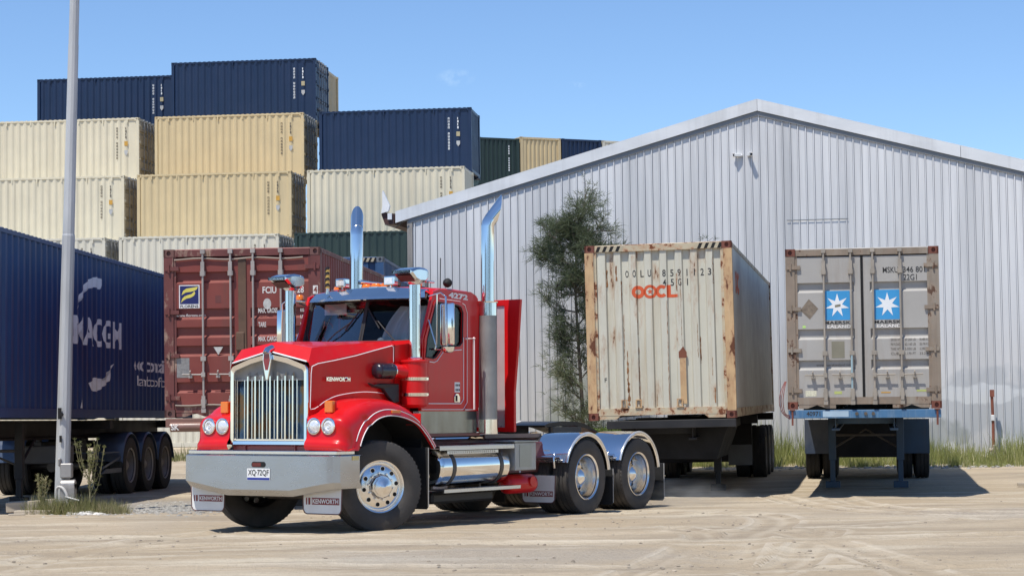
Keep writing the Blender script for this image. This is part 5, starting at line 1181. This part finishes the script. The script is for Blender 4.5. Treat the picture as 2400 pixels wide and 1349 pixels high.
# --- cab
CY = 1.02
side_o = [(-.99, 1.45), (-2.24, 1.45), (-2.30, 1.50), (-2.32, 2.85), (-2.25, 2.955), (-2.12, 3.0), (-1.40, 3.0), (-1.27, 2.965), (-1.03, 2.36)]
win = [(-1.08, 2.13), (-1.24, 2.115), (-1.30, 2.13), (-1.43, 2.24), (-1.48, 2.262), (-1.84, 2.29), (-1.90, 2.34), (-1.915, 2.72), (-1.87, 2.79), (-1.80, 2.81), (-1.34, 2.83), (-1.30, 2.80), (-1.12, 2.36)]
for s in (1, -1):
    m = MB(); m.plate(side_o, [win], lambda a, b: (a, s*CY, b), (0, -s*.04, 0)); cs = P('cab_side', m, red, bevel=0)
    dp = [(-1.03, 1.52), (-1.88, 1.52), (-1.95, 1.59), (-1.965, 2.76), (-1.90, 2.86), (-1.34, 2.875), (-1.27, 2.83), (-1.055, 2.35)]
    m = MB(); m.plate(dp, [win], lambda a, b: (a, s*(CY+.012), b), (0, -s*.010, 0)); dr = P('door', m, red, bevel=.003)
    m = MB(); w2 = [(x, z) for x, z in win]; m.prism([(x, s*(CY-.012), z) for x, z in w2], (0, -s*.006, 0)); P('side_window', m, glass_dk, dr)
    m = MB(); m.tube([(x, s*(CY+.013), z) for x, z in w2+w2[:1]], .010, 5); P('window_seal', m, blk, dr)
    m = MB(); pts = [(-1.10, 2.075), (-1.26, 2.065), (-1.33, 2.085), (-1.45, 2.19), (-1.50, 2.215), (-1.88, 2.24)]; m.tube([(x, s*(CY+.014), z) for x, z in pts], .006, 5); P('pinstripe', m, stripe_m, dr)
    m = MB(); pts = [(-1.08, 1.545), (-1.86, 1.545), (-1.92, 1.60), (-1.925, 2.40)]; m.tube([(x, s*(CY+.014), z) for x, z in pts], .006, 5); P('pinstripe', m, stripe_m, dr)
    m = MB(); pts = [(-1.0, 1.47), (-1.93, 1.47), (-2.02, 1.56), (-2.03, 2.72), (-1.98, 2.82), (-1.86, 2.865), (-1.40, 2.88)]; m.tube([(x, s*(CY+.003), z) for x, z in pts], .005, 5); P('pinstripe', m, stripe_m, cs)
    m = MB(); m.tube([(-1.97, s*(CY+.01), 2.385), (-2.08, s*(CY+.07), 2.39), (-2.085, s*(CY+.07), 1.47), (-1.96, s*(CY+.01), 1.465)], .014, 8); m.lathe([(0, -.024), (.024, 0), (0, .024)], 10, 'z', M=Matrix.Translation((-2.083, s*(CY+.07), 2.39))); P('grab_handle', m, pm('pink_white_handle', (.75, .60, .58), .35), cs, smooth=50)
    for a, b, c, d in ((-1.72, -1.84, 1.69, 1.82),):
        m = MB(); m.box(a, b, *sorted((s*(CY+.012), s*(CY+.014))), c, d); P('sticker', m, white, dr)
        m = MB()
        for kx in range(3):
            for kz in range(2): m.box(a-.02-kx*.035, a-.043-kx*.035, *sorted((s*(CY+.0145), s*(CY+.016))), c+.018+kz*.06, c+.045+kz*.06)
        P('sticker_mark', m, blk, dr)
    m = MB(); m.prism([(-1.70, s*(CY+.012), 1.56), (-1.83, s*(CY+.012), 1.56), (-1.83, s*(CY+.012), 1.63), (-1.79, s*(CY+.012), 1.675), (-1.74, s*(CY+.012), 1.675), (-1.70, s*(CY+.012), 1.63)], (0, s*.012, 0)); dh = P('door_handle', m, chrome, dr, bevel=.004)
    m = MB(); m.box(-1.725, -1.765, *sorted((s*(CY+.02), s*(CY+.027))), 1.575, 1.65); P('handle_recess', m, dark, dr)
    m = MB(); m.box(-.99, -2.30, *sorted((s*.975, s*.985)), 1.165, 1.452); bp_ = P('sill_panel', m, pm('dull_steel_panel', (.26, .27, .26), .18, .85, var=.15, scale=3, stretch=(2, 2, .4), fade=((.15, .14, .12), .5, 2)), bevel=.003)
    m = MB(); m.box(-.97, -2.32, *sorted((s*.90, s*1.02)), 1.13, 1.165); P('cab_rail', m, maroon)
    # roof number
    v, f = text_mesh("4272", .44, .075, .05, shear=0.0); m = MB()
    if s > 0: put2d(m, v, f, (-1.60, CY+.006, 2.900), (-1, 0, -.035), (0, 0, 1))
    else: put2d(m, v, f, (-2.06, -CY-.005, 2.86), (1, 0, 0.03), (0, 0, 1))
    P('lettering', m, pm('pale_pink_lettering', (.85, .78, .77), .5), cs, fix=False)
# roof, rear wall, front header and pillars
m = MB(); rows = []
for x, dz, iw in ((-1.26, -.04, .96), (-1.36, .0, .985), (-1.8, .012, 1.0), (-2.15, .0, 1.0), (-2.28, -.045, .97), (-2.32, -.12, .95)):
    rows.append([(x, y*iw/1.0, z+dz) for y, z in ((-1.02, 2.93), (-1.005, 2.975), (-.93, 3.015), (-.6, 3.045), (0, 3.055), (.6, 3.045), (.93, 3.015), (1.005, 2.975), (1.02, 2.93))])
m.grid(rows); P('cab_roof', m, red, smooth=50)
m = MB(); m.box(-2.315, -2.28, -1.0, 1.0, 1.45, 2.93); P('cab_rear_wall', m, red); m = MB(); m.box(-.99, -2.28, -.98, .98, 1.45, 1.50); P('cab_floor', m, dark)
zb, zt_ = 2.345, 2.885
m = MB(); m.add([(-1.245, -.93, zt_+.0), (-1.245, .93, zt_), (-1.30, .93, 3.0), (-1.30, -.93, 3.0), (-1.33, -.93, zt_), (-1.33, .93, zt_)], [(0, 1, 2, 3), (0, 4, 5, 1)])  # header coloured black: the shadow under the visor painted in
for s in (1, -1):
    m.add([(-1.125, s*.95, zb-.03), (-1.06, s*1.02, zb-.03), (-1.285, s*1.02, 2.98), (-1.285, s*.95, 2.92), (-1.17, s*.93, zb-.03), (-1.33, s*.93, 2.9)], [(0, 1, 2, 3), (0, 3, 5, 4)])
m.add([(-1.075, -.022, zb-.02), (-1.075, .022, zb-.02), (-1.245, .022, zt_+.03), (-1.245, -.022, zt_+.03)], [(0, 1, 2, 3)]); P('windscreen_frame', m, blk, fix=False)
for s in (1, -1):
    y0, y1 = s*.02, s*.945; c = [Vector((-1.08, y0, zb)), Vector((-1.135, y1, zb)), Vector((-1.30, y1, zt_)), Vector((-1.25, y0, zt_))]
    def on(u, v_): return c[0].lerp(c[1], u).lerp(c[3].lerp(c[2], u), v_)
    r_ = [(.0, 0), (.86, 0), (.96, .05), (1, .18), (1, .88), (.97, .97), (.90, 1), (0, 1)]; m = MB(); m.add([on(*q) for q in r_], [tuple(range(8))]); wn = P('windscreen', m, glass, fix=False)
    m = MB(); q = [on(*q) for q in r_]; m.tube(q+q[:1], .014, 6); P('windscreen_seal', m, blk, wn)
    # wipers
    m = MB(); n_ = (c[1]-c[0]).cross(c[3]-c[0]).normalized(); n_ = n_ if n_.x > 0 else -n_
    if s < 0: a, e, bl0, bl1 = on(.62, -.06), on(.22, .42), on(.28, .28), on(.04, .80)
    else: a, e, bl0, bl1 = on(.60, -.06), on(.24, .46), on(.27, .30), on(.02, .80)
    m.tube([a+n_*.02, a.lerp(e, .5)+n_*.055, e+n_*.035], .0085, 6); m.tube([bl0+n_*.02, bl0.lerp(bl1, .5)+n_*.024, bl1+n_*.02], .011, 6); m.tube([e+n_*.035, bl0.lerp(bl1, .35)+n_*.03], .008, 5); P('wiper', m, blk)
    # visor: bright folded peak over the screen
    m = MB(); ny = 8; rows = [[], [], [], []]
    for k in range(ny+1):
        u = k/ny; bx_ = -.06*u*u
        rows[0].append((-1.27+bx_*.6, s*lerp(0, .90, u), 3.052-.05*u*u)); rows[1].append((-1.04+bx_, s*lerp(0, .83, u), 2.925-.015*u)); rows[2].append((-1.005+bx_, s*lerp(0, .82, u), 2.885-.006*u)); rows[3].append((-1.03+bx_, s*lerp(0, .81, u), 2.875))
    m.grid(rows); vz = P('sun_visor', m, chrome, solid=.004, smooth=12)
    m = MB(); m.prism([tuple(rows[0][-1]), tuple(rows[1][-1]), tuple(rows[2][-1]), (-1.32, s*.93, 2.90)], (0, s*.006, 0)); P('visor_end', m, chrome, vz)
    # mirror
    m = MB(); m.box(-1.12, -1.16, *sorted((s*1.22, s*1.43)), 2.27, 2.80); m.lathe([(0, -.0), (.06, .01), (.085, .05), (.085, .08)], 16, 'z', M=Matrix.Translation((-1.15, s*1.325, 2.17))); mi_ = P('mirror', m, chrome, bevel=.02, seg=2, smooth=40)
    m = MB(); m.box(-1.162, -1.166, *sorted((s*1.24, s*1.41)), 2.29, 2.78); P('mirror_glass', m, pm('mirror_surface', (.9, .9, .9), .02, 1), mi_)
    m = MB(); m.box(-1.118, -1.114, *sorted((s*1.27, s*1.315)), 2.29, 2.78); P('mirror_seam', m, alu_perf, mi_)
    m = MB(); m.tube([(-1.20, s*1.0, 2.90), (-1.12, s*1.24, 2.93), (-1.11, s*1.32, 2.88), (-1.11, s*1.33, 2.25), (-1.13, s*1.25, 2.22), (-1.17, s*1.03, 2.23)], .012, 8); m.tube([(-1.12, s*1.18, 2.92), (-1.12, s*1.17, 2.30), (-1.12, s*1.15, 2.22)], .009, 6); m.tube([(-1.16, s*1.02, 2.60), (-1.12, s*1.17, 2.25)], .009, 6); P('mirror_arm', m, chrome, mi_, smooth=60)
    # air cleaner, pipe and ram intake
    X, Y = -.89, s*1.00
    m = MB(); m.lathe([(0, 1.49), (.12, 1.49), (.155, 1.515), (.172, 1.53), (.172, 2.055), (.184, 2.06), (.184, 2.078), (.172, 2.083), (.10, 2.095), (0, 2.095)], 36, 'z', M=Matrix.Translation((X, Y, 0))); ac = P('air_cleaner', m, red, smooth=40)
    for z in (1.655, 1.85):
        m = MB(); m.lathe([(.172, z-.02), (.178, z-.02), (.179, z+.02), (.172, z+.02)], 36, 'z', M=Matrix.Translation((X, Y, 0))); m.box(X-.02, X+.02, *sorted((Y+s*.17, Y+s*.195)), z-.012, z+.012); P('clamp_band', m, chrome, ac, smooth=40)
    m = MB(); m.cyl((X, Y, 2.09), (X, Y, 2.86), .070, n=24); m.cyl((X, Y, 2.60), (X, Y, 3.06), .0735, n=24); m.cyl((X, Y, 2.835), (X, Y, 2.845), .078, n=24); m.lathe([(.09, 2.10), (.094, 2.11), (.09, 2.12)], 24, 'z', M=Matrix.Translation((X, Y, 0))); ip = P('intake_pipe', m, chrome, smooth=40)
    # ram pod, opening to the front
    m = MB(); sec = []
    for x, hy, z0, z1 in ((-.90, .12, 3.10, 3.225), (-.80, .135, 3.06, 3.24), (-.62, .15, 3.055, 3.245), (-.50, .165, 3.075, 3.235), (-.36, .175, 3.145, 3.205), (-.30, .165, 3.165, 3.185)):
        sec.append([(X+.69*.75+x*.75, Y+a*hy*.85, b) for a, b in ((-1, z0+.03), (-1, z1-.03), (-.8, z1), (.8, z1), (1, z1-.03), (1, z0+.03), (.8, z0), (-.8, z0), (-1, z0+.03))])
    m.grid(sec); m.add(sec[0][:-1], [tuple(range(8))]); m.add(sec[-1][:-1], [tuple(range(8))]); pod = P('ram_intake', m, alu_soft, ip, smooth=35)
    m = MB(); m.add([(X+.255, Y-.115, 3.132), (X+.255, Y+.115, 3.132), (X+.14, Y+.11, 3.063), (X+.14, Y-.11, 3.063)], [(0, 1, 2, 3)]); P('intake_mesh', m, pm('intake_screen', (.10, .05, .05), .5, .4, bump=.6, bscale=300), pod, fix=False)
    m = MB(); m.lathe([(.075, 3.03), (.095, 3.045), (.10, 3.06), (.09, 3.07)], 20, 'z', M=Matrix.Translation((X, Y, 0))); P('intake_collar', m, alu_soft, ip, smooth=40)
    # exhaust
    X, Y = -2.42, s*1.085
    m = MB(); m.cyl((X, Y, 1.34), (X, Y, 2.70), .122, n=32); mf = P('muffler', m, alu_perf, smooth=40)
    m = MB(); m.cyl((X, Y, 1.15), (X, Y, 1.34), .128, n=32); P('muffler_base', m, chrome, smooth=40); m = MB(); m.cyl((X, Y, 2.70), (X, Y, 2.87), .123, n=32); m.lathe([(.085, 2.865), (.14, 2.87), (.142, 2.885), (.085, 2.89)], 32, 'z', M=Matrix.Translation((X, Y, 0))); P('muffler_collar', m, chrome, smooth=40)
    top = [(X, Y, 2.88), (X-.006, Y, 3.88)]
    m = MB(); m.tube([top[0], (X-.003, Y, 3.5), top[1], (X-.012, Y+s*.008, 3.925), (X-.04, Y+s*.022, 3.975)], .084, 28, False)
    # slanted turn-out: oval tube cut to a point
    n = 28; r0 = []; r1 = []; d = Vector((-.50, s*.36, .78)).normalized(); q_ = Vector((-.50, s*.36, 0)).normalized(); u = (d.cross(Vector((0, 0, 1)).cross(d))).normalized(); u = -(q_-d*q_.dot(d)).normalized(); w__ = d.cross(u)
    for k in range(n+1):
        a = 2*pi*k/n; o = u*cos(a)*.084+w__*sin(a)*.084; b = Vector((X-.038, Y+s*.021, 3.972))+o; r0.append(tuple(b)); r1.append(tuple(b+d*(.19+.17*cos(a))))
    m.grid([r0, r1]); P('exhaust_stack', m, chrome, mf, solid=-.004, smooth=50, fix=True)
    # cab guard behind the stack
# --- roof kit
for y in (-.62, -.16, 0, .15, .66):
    m = MB(); zz = 3.065-.03*abs(y); m.lathe([(.0, .055), (.040, .052), (.052, .035), (.055, .0)], 16, 'z', M=Matrix.Translation((-1.42, y, zz)) @ Matrix.Diagonal((1, 1.35, 1, 1))); cl = P('roof_lamp', m, amber, smooth=50)
    m = MB(); m.box(-1.49, -1.35, y-.075, y+.075, zz-.03, zz+.006); P('lamp_base', m, chrome, cl, bevel=.006)
for y in (-.50, .29):
    m = MB(); m.box(-1.40, -1.30, y-.085, y+.085, 3.075, 3.195); bx2 = P('work_lamp', m, chrome, bevel=.015, seg=2)
    m = MB(); m.box(-1.30, -1.296, y-.06, y+.06, 3.10, 3.17); P('lens', m, lens_m, bx2); m = MB(); m.cyl((-1.35, y, 3.03), (-1.35, y, 3.08), .012, n=8); P('lamp_stem', m, chrome, bx2)
for y in (-.2, .55):
    m = MB(); m.tube([(-1.95, y, 3.14), (-1.6, y, 3.14), (-1.35, y-.02, 3.14)], [.014, .018, .034], 12); m.box(-1.8, -1.76, y-.02, y+.02, 3.06, 3.14); P('air_horn', m, chrome, smooth=50)
m = MB(); m.tube([(-1.16, -.60, 3.06), (-1.16, -.595, 3.32)], .028, 10); gp = P('guide_post', m, pm('yellow_rubber', (.60, .42, .10), .5), smooth=50)
m = MB()
for z in (3.075, 3.15, 3.225, 3.29): m.prism([(-1.155+.0305*cos(a), -.598+.0305*sin(a), z+.022*sin(a+.8)) for a in [2*pi*k/14 for k in range(14)]], (0, 0, .032))
P('black_stripe', m, blk, gp); m = MB(); m.cyl((-1.16, -.60, 2.985), (-1.16, -.60, 3.065), .026, n=10); P('post_holder', m, chrome, gp, smooth=50)
m = MB(); m.tube([(-1.62, .88, 3.02), (-1.63, .88, 3.42)], .007, 6); P('antenna', m, blk)
m = MB(); m.lathe([(0, -.055), (.05, -.035), (.062, 0), (.05, .035), (0, .055)], 16, 'x', M=Matrix.Translation((-1.70, .94, 3.10))); P('dome_camera', m, dark, smooth=60)
m = MB(); m.cyl((-1.28, -1.16, 2.90), (-1.28, -1.16, 2.93), .07, n=16); m.tube([(-1.25, -.98, 2.84), (-1.2, -1.1, 2.88), (-1.28, -1.16, 2.90)], .012, 6); bk = P('beacon_bracket', m, blk, smooth=50)
m = MB(); m.lathe([(.055, 2.93), (.055, 2.98), (.04, 3.0), (0, 3.0)], 16, 'z', M=Matrix.Translation((-1.28, -1.16, 0))); P('beacon', m, amber, bk, smooth=50)
# --- inside the cab
m = MB(); m.box(-1.34, -2.28, -.96, .96, 2.90, 2.92); m.box(-2.26, -2.275, -.97, .97, 1.5, 2.92)
for s in (1, -1): m.box(-1.10, -2.26, *sorted((s*.955, s*.975)), 1.5, 2.10); m.box(-1.93, -2.26, *sorted((s*.955, s*.975)), 2.10, 2.90); m.box(-1.34, -1.93, *sorted((s*.955, s*.975)), 2.83, 2.90)
P('cab_lining', m, seat_m)
m = MB(); m.box(-1.12, -1.40, -.95, .95, 2.05, 2.34); P('dashboard', m, seat_m, bevel=.04)
for y in (-.5, .5): m = MB(); m.box(-1.85, -1.98, y-.25, y+.25, 1.7, 2.55); m.box(-1.55, -1.95, y-.25, y+.25, 1.62, 1.78); m.box(-1.86, -1.95, y-.13, y+.13, 2.55, 2.75); P('seat', m, seat_m, bevel=.04)
m = MB(); cw = [(-1.48+.09*cos(2*pi*k/20), -.5+.21*sin(2*pi*k/20), 2.33+.19*cos(2*pi*k/20)) for k in range(21)]; m.tube(cw, .014, 6); m.tube([(-1.48, -.5, 2.33), (-1.3, -.5, 2.2)], .02, 6); P('steering_wheel', m, seat_m, smooth=60)
m = MB(); rows = []
for i in range(13):
    v_ = i/12; rows.append([(-1.24-.14*v_-.08*u+.030*sin(u*26+v_*.8)-.012*sin(u*9), .20+.72*u+.24*v_*v_*(1-u), 2.30+.50*v_) for u in [k/60 for k in range(61)]])
m.grid(rows); P('cab_curtain', m, curtain_m, smooth=80, fix=False)
m = MB(); m.box(-1.33, -1.345, -.78, -.42, 2.72, 2.86); P('inner_visor', m, curtain_m); m = MB(); m.lathe([(0, .06), (.04, .04), (.055, 0)], 12, 'z', M=Matrix.Translation((-1.16, .27, 2.34))); P('dash_ornament', m, white, smooth=50)
# --- red headboard behind the cab
m = MB()
ho = [(-1.13, 1.17), (1.13, 1.17), (1.13, 1.70), (1.185, 2.27), (1.235, 2.94), (-1.235, 2.94), (-1.185, 2.27), (-1.13, 1.70)]; hi = [(-.98, 1.23), (.98, 1.23), (.98, 2.86), (-.98, 2.86)]
m.plate(ho, [hi], lambda a, b: (-2.98, a, b), (-.055, 0, 0)); hb = P('headboard_frame', m, red, bevel=.004)
m = MB(); m.box(-3.0, -3.01, -.98, .98, 1.23, 2.86); P('headboard_panel', m, pm('bright_panel', (.80, .81, .82), .3, .55, var=.08), hb)
# --- tanks and steps
for s in (1, -1):
    m = MB(); m.lathe([(0, -2.78), (.12, -2.775), (.20, -2.76), (.235, -2.73), (.24, -2.70), (.24, -1.22), (.235, -1.19), (.20, -1.16), (.12, -1.145), (0, -1.14)], 44, 'x', M=Matrix.Translation((-.10, s*.93, .735))); ft = P('fuel_tank', m, chrome, smooth=50)
    for x in (-1.52, -2.62):
        m = MB(); m.lathe([(.24, x-.035), (.248, x-.035), (.248, x+.035), (.24, x+.035)], 44, 'x', M=Matrix.Translation((0, s*.93, .735))); m.box(x-.04, x+.04, *sorted((s*.66, s*.72)), .60, 1.0); P('tank_strap', m, blk_metal, ft, smooth=30)
    m = MB(); m.box(-1.13, -2.86, *sorted((s*.96, s*1.21)), .985, 1.012); m.box(-1.13, -2.86, *sorted((s*1.195, s*1.212)), .955, 1.0); P('catwalk', m, alu, bevel=.003)
    m = MB()
    for k in range(22): m.cyl((-1.45-k*.049, s*1.150, .925), (-1.45-k*.049, s*1.158, .925), .012, n=8)
    m.box(-1.38, -2.56, *sorted((s*1.145, s*1.151)), .905, .945); P('step_tread', m, alu, ft)
    m = MB(); m.box(-1.14, -2.92, *sorted((s*1.03, s*1.27)), .452, .468); m.box(-1.14, -2.92, *sorted((s*1.25, s*1.27)), .425, .468); lp = P('lower_step', m, alu, bevel=.003)
    m = MB()
    for x in (-1.4, -2.5): m.box(x-.02, x+.02, *sorted((s*.9, s*1.2)), .44, .452); m.box(x-.02, x+.02, *sorted((s*.68, s*.90)), .44, .60)
    P('step_bracket', m, blk_metal, lp)
    m = MB(); m.box(-1.2, -2.6, *sorted((s*.7, s*1.05)), .28, .42); P('side_tank', m, blk, bevel=.03)
    # grey box
    m = MB(); m.box(-2.90, -3.42, *sorted((s*.85, s*1.20)), .655, 1.03); gb = P('battery_box', m, pm('checker_plate', (.40, .40, .39), .35, .7, var=.15, bump=.5, bscale=90), bevel=.01)
    m = MB(); m.box(-3.00, -3.30, *sorted((s*1.2, s*1.204)), .70, 1.0); m.box(-2.86, -3.46, *sorted((s*.80, s*1.21)), 1.032, 1.05); P('box_panel', m, pm('plain_box_lid', (.33, .34, .32), .35, .6), gb)
    m = MB(); m.lathe([(0, -3.68), (.09, -3.66), (.125, -3.61), (.13, -3.56), (.13, -3.02), (.10, -2.98), (0, -2.96)], 28, 'x', M=Matrix.Translation((0, s*.98, .47))); m.cyl((-3.45, s*1.08, .5), (-3.45, s*1.13, .5), .07, n=16); P('air_tank', m, red, smooth=50)
    m = MB(); m.cyl((-3.75, s*.725, .62), (-3.75, s*.728, .62), .02, n=12); P('bolt_ring', m, white)
# --- rear guards
for xx in (-4.75, -6.24):
    for s in (1, -1):
        g = MB(); rows = []; N_ = 26; a0, a1 = (radians(20), radians(172))
        for k in range(N_+1):
            t = lerp(a0, a1, k/N_); r = .618; e = []
            for y, dr_ in ((.60, -.02), (.605, 0), (.90, .006), (1.20, 0), (1.222, -.008), (1.23, -.03), (1.222, -.05)): e.append((xx-cos(t)*(r+dr_)*-1 if False else xx+cos(t)*(r+dr_), s*y, .525+sin(t)*(r+dr_)))
            rows.append(e)
        g.grid(rows, flip=s > 0); gd = P('rear_guard', g, chrome, smooth=40)
        g = MB(); g.tube([(xx+cos(t)*.61, s*1.226, .525+sin(t)*.61) for t in [lerp(a0, a1, k/26) for k in range(27)]], .016, 8); P('guard_edge', g, pm('bright_edge', (.80, .80, .80), .2, .7), gd, smooth=60)
        g = MB(); g.tube([(xx+.60, s*.5, .80), (xx+.615, s*1.15, .80)], .028, 8); g.tube([(xx+.60, s*1.05, .86), (xx+.66, s*1.06, .80), (xx+.62, s*1.05, .66)], .016, 6); P('guard_bracket', g, alu_soft, gd, smooth=60)
# --- fifth wheel and deck
m = MB(); pts = [(-4.83, 1.245), (-4.95, 1.275), (-5.35, 1.30), (-5.75, 1.29), (-6.05, 1.24), (-6.33, 1.15), (-6.33, 1.12), (-6.0, 1.19), (-5.7, 1.235), (-4.85, 1.215)]
m.prism([(a, -.46, b) for a, b in pts], (0, .30, 0)); m.prism([(a, .16, b) for a, b in pts], (0, .30, 0)); m.prism([(a, -.16, b) for a, b in pts if a > -5.76]+[(-5.7, -.16, 1.235)][:0], (0, .32, 0)); fw = P('fifth_wheel', m, pm('greasy_black_steel', (.012, .011, .012), .35, .3, var=.4))
m = MB(); m.box(-5.0, -5.8, -.50, -.42, 1.07, 1.22); m.box(-5.0, -5.8, .42, .50, 1.07, 1.22); m.box(-4.7, -6.1, -.5, .5, 1.062, 1.085); P('fifth_wheel_mount', m, blk_metal, fw)
m = MB(); m.box(-3.10, -4.55, -.55, .55, 1.10, 1.125); m.box(-3.10, -4.55, .55, .58, 1.08, 1.135); m.box(-3.10, -4.55, -.58, -.55, 1.08, 1.135); P('deck_plate', m, pm('dusty_deck', (.20, .15, .125), .6, .3, var=.25))
for k in range(3):
    m = MB(); m.tube(crom([(-3.05, -.2+.2*k, 1.75), (-3.35, -.22+.2*k, 1.35), (-3.9, -.15+.18*k, 1.22), (-4.6, -.1+.15*k, 1.30)], 6), .014, 6); P('air_line', m, [blk, pm('red_hose', (.35, .07, .05)), pm('pale_conduit', (.6, .58, .55))][k], smooth=60)
m = MB(); m.box(-6.95, -7.0, -.48, .48, .75, 1.05); P('rear_crossmember', m, maroon, bevel=.01)
for s in (1, -1): m = MB(); m.box(-6.98, -7.02, *sorted((s*.75, s*1.1)), .72, .82); P('tail_light', m, redlens, bevel=.008)

# ------------------------------------------------------------------ unseen trees added behind the camera, there only for the bright metal to mirror
lv = Leaves(); tk = MB()
for a0, nn, wd in ((-158, 2, 5), (-137, 4, 9), (-113, 3, 6), (-94, 2, 3), (-76, 3, 5), (-52, 4, 10), (-28, 3, 7)):
    for k in range(nn):
        a = radians(a0+random.uniform(-wd, wd)/2); d = random.uniform(42, 52); x, y = cos(a)*d, sin(a)*d; h = random.uniform(11, 16); tk.tube([(x, y, -.1), (x+.2, y, h*.7)], [.25, .08], 6)
        ph = random.random()*6; rows = []
        for i in range(9):
            t = pi*i/8; rows.append([(x+cos(p)*sin(t)*h*.20*(1+.25*sin(3*p+ph+i)), y+sin(p)*sin(t)*h*.20*(1+.25*cos(2*p+ph+i)), h*.54-cos(t)*h*.40) for p in [2*pi*j/12 for j in range(13)]])
        tk.grid(rows)
        for q in range(650):
            v = rv(1); v.normalize(); v *= random.random()**.25; p = Vector((x+v.x*h*.27, y+v.y*h*.27, h*.54+v.z*h*.46)); lv.blade(p, rv(1), random.uniform(.5, 1.1), .5, max(0, min(1, random.gauss(.35, .25))), .3)
o = lv.build('reflection_treeline', needle); tag(o, 'unseen line of trees added behind the camera for the chrome to mirror', 'trees', kind='stuff')
tk.build('reflection_treeline_trunks', pm('deep_foliage', (.045, .06, .03), .9, var=.4), o, fix=False)

# ------------------------------------------------------------------ dust lifted by the wheels
def dust(lab, x, y, sx, sy, sz, dens, rz=0):
    m = MB(); rows = [[(cos(p)*sin(t), sin(p)*sin(t), -cos(t)) for p in [2*pi*j/20 for j in range(21)]] for t in [pi*i/12 for i in range(13)]]; m.grid(rows)
    mt = bpy.data.materials.new('dust_volume'); mt.use_nodes = True; T = mt.node_tree; N = T.nodes; L = T.links; N.clear()
    o = N.new('ShaderNodeOutputMaterial'); v = N.new('ShaderNodeVolumePrincipled'); v.inputs['Color'].default_value = (1, .96, .88, 1); v.inputs['Anisotropy'].default_value = .2
    tc = N.new('ShaderNodeTexCoord'); ln = N.new('ShaderNodeVectorMath'); ln.operation = 'LENGTH'; L.new(tc.outputs['Object'], ln.inputs[0])
    a = N.new('ShaderNodeMapRange'); a.inputs[1].default_value = .98; a.inputs[2].default_value = .1; L.new(ln.outputs['Value'], a.inputs[0])
    n = N.new('ShaderNodeTexNoise'); n.inputs['Scale'].default_value = 2.2; n.inputs['Detail'].default_value = 3; L.new(tc.outputs['Object'], n.inputs[0])
    b = N.new('ShaderNodeMapRange'); b.inputs[1].default_value = .38; b.inputs[2].default_value = .7; b.inputs[4].default_value = dens; L.new(n.outputs[0], b.inputs[0])
    c = N.new('ShaderNodeMath'); c.operation = 'MULTIPLY'; L.new(a.outputs[0], c.inputs[0]); L.new(b.outputs[0], c.inputs[1]); L.new(c.outputs[0], v.inputs['Density']); L.new(v.outputs[0], o.inputs['Volume'])
    q = m.build('dust', mt, fix=True); q.matrix_world = Matrix.Translation((x, y, gz(y)+sz*.45)) @ Matrix.Rotation(rz, 4, 'Z') @ Matrix.Diagonal((sx, sy, sz, 1)); tag(q, lab, 'dust', kind='stuff')
dust('thin dust hanging behind the rear wheels of the red truck', 2.55, 28.9, 1.1, 1.0, .30, 1.0)
dust('faint dust by the front wheel and bumper of the red truck', -4.2, 23.6, 1.0, .9, .35, .45)

lv = Leaves()
for k in range(15000):
    x = random.uniform(-190, 190); h = 6.5+3.5*mnoise.noise(Vector((x*.06, 0, 0)))+1.5*mnoise.noise(Vector((x*.3, 4, 0)))
    lv.blade((x, random.uniform(172, 186), -.3+h*random.random()**.7), rv(1), random.uniform(.8, 1.6), 1.1, max(0, min(1, random.gauss(.35, .2))), .2)
o = lv.build('far_treeline', needle); tag(o, 'far line of trees beyond the yard, behind the shed', 'trees', kind='stuff')
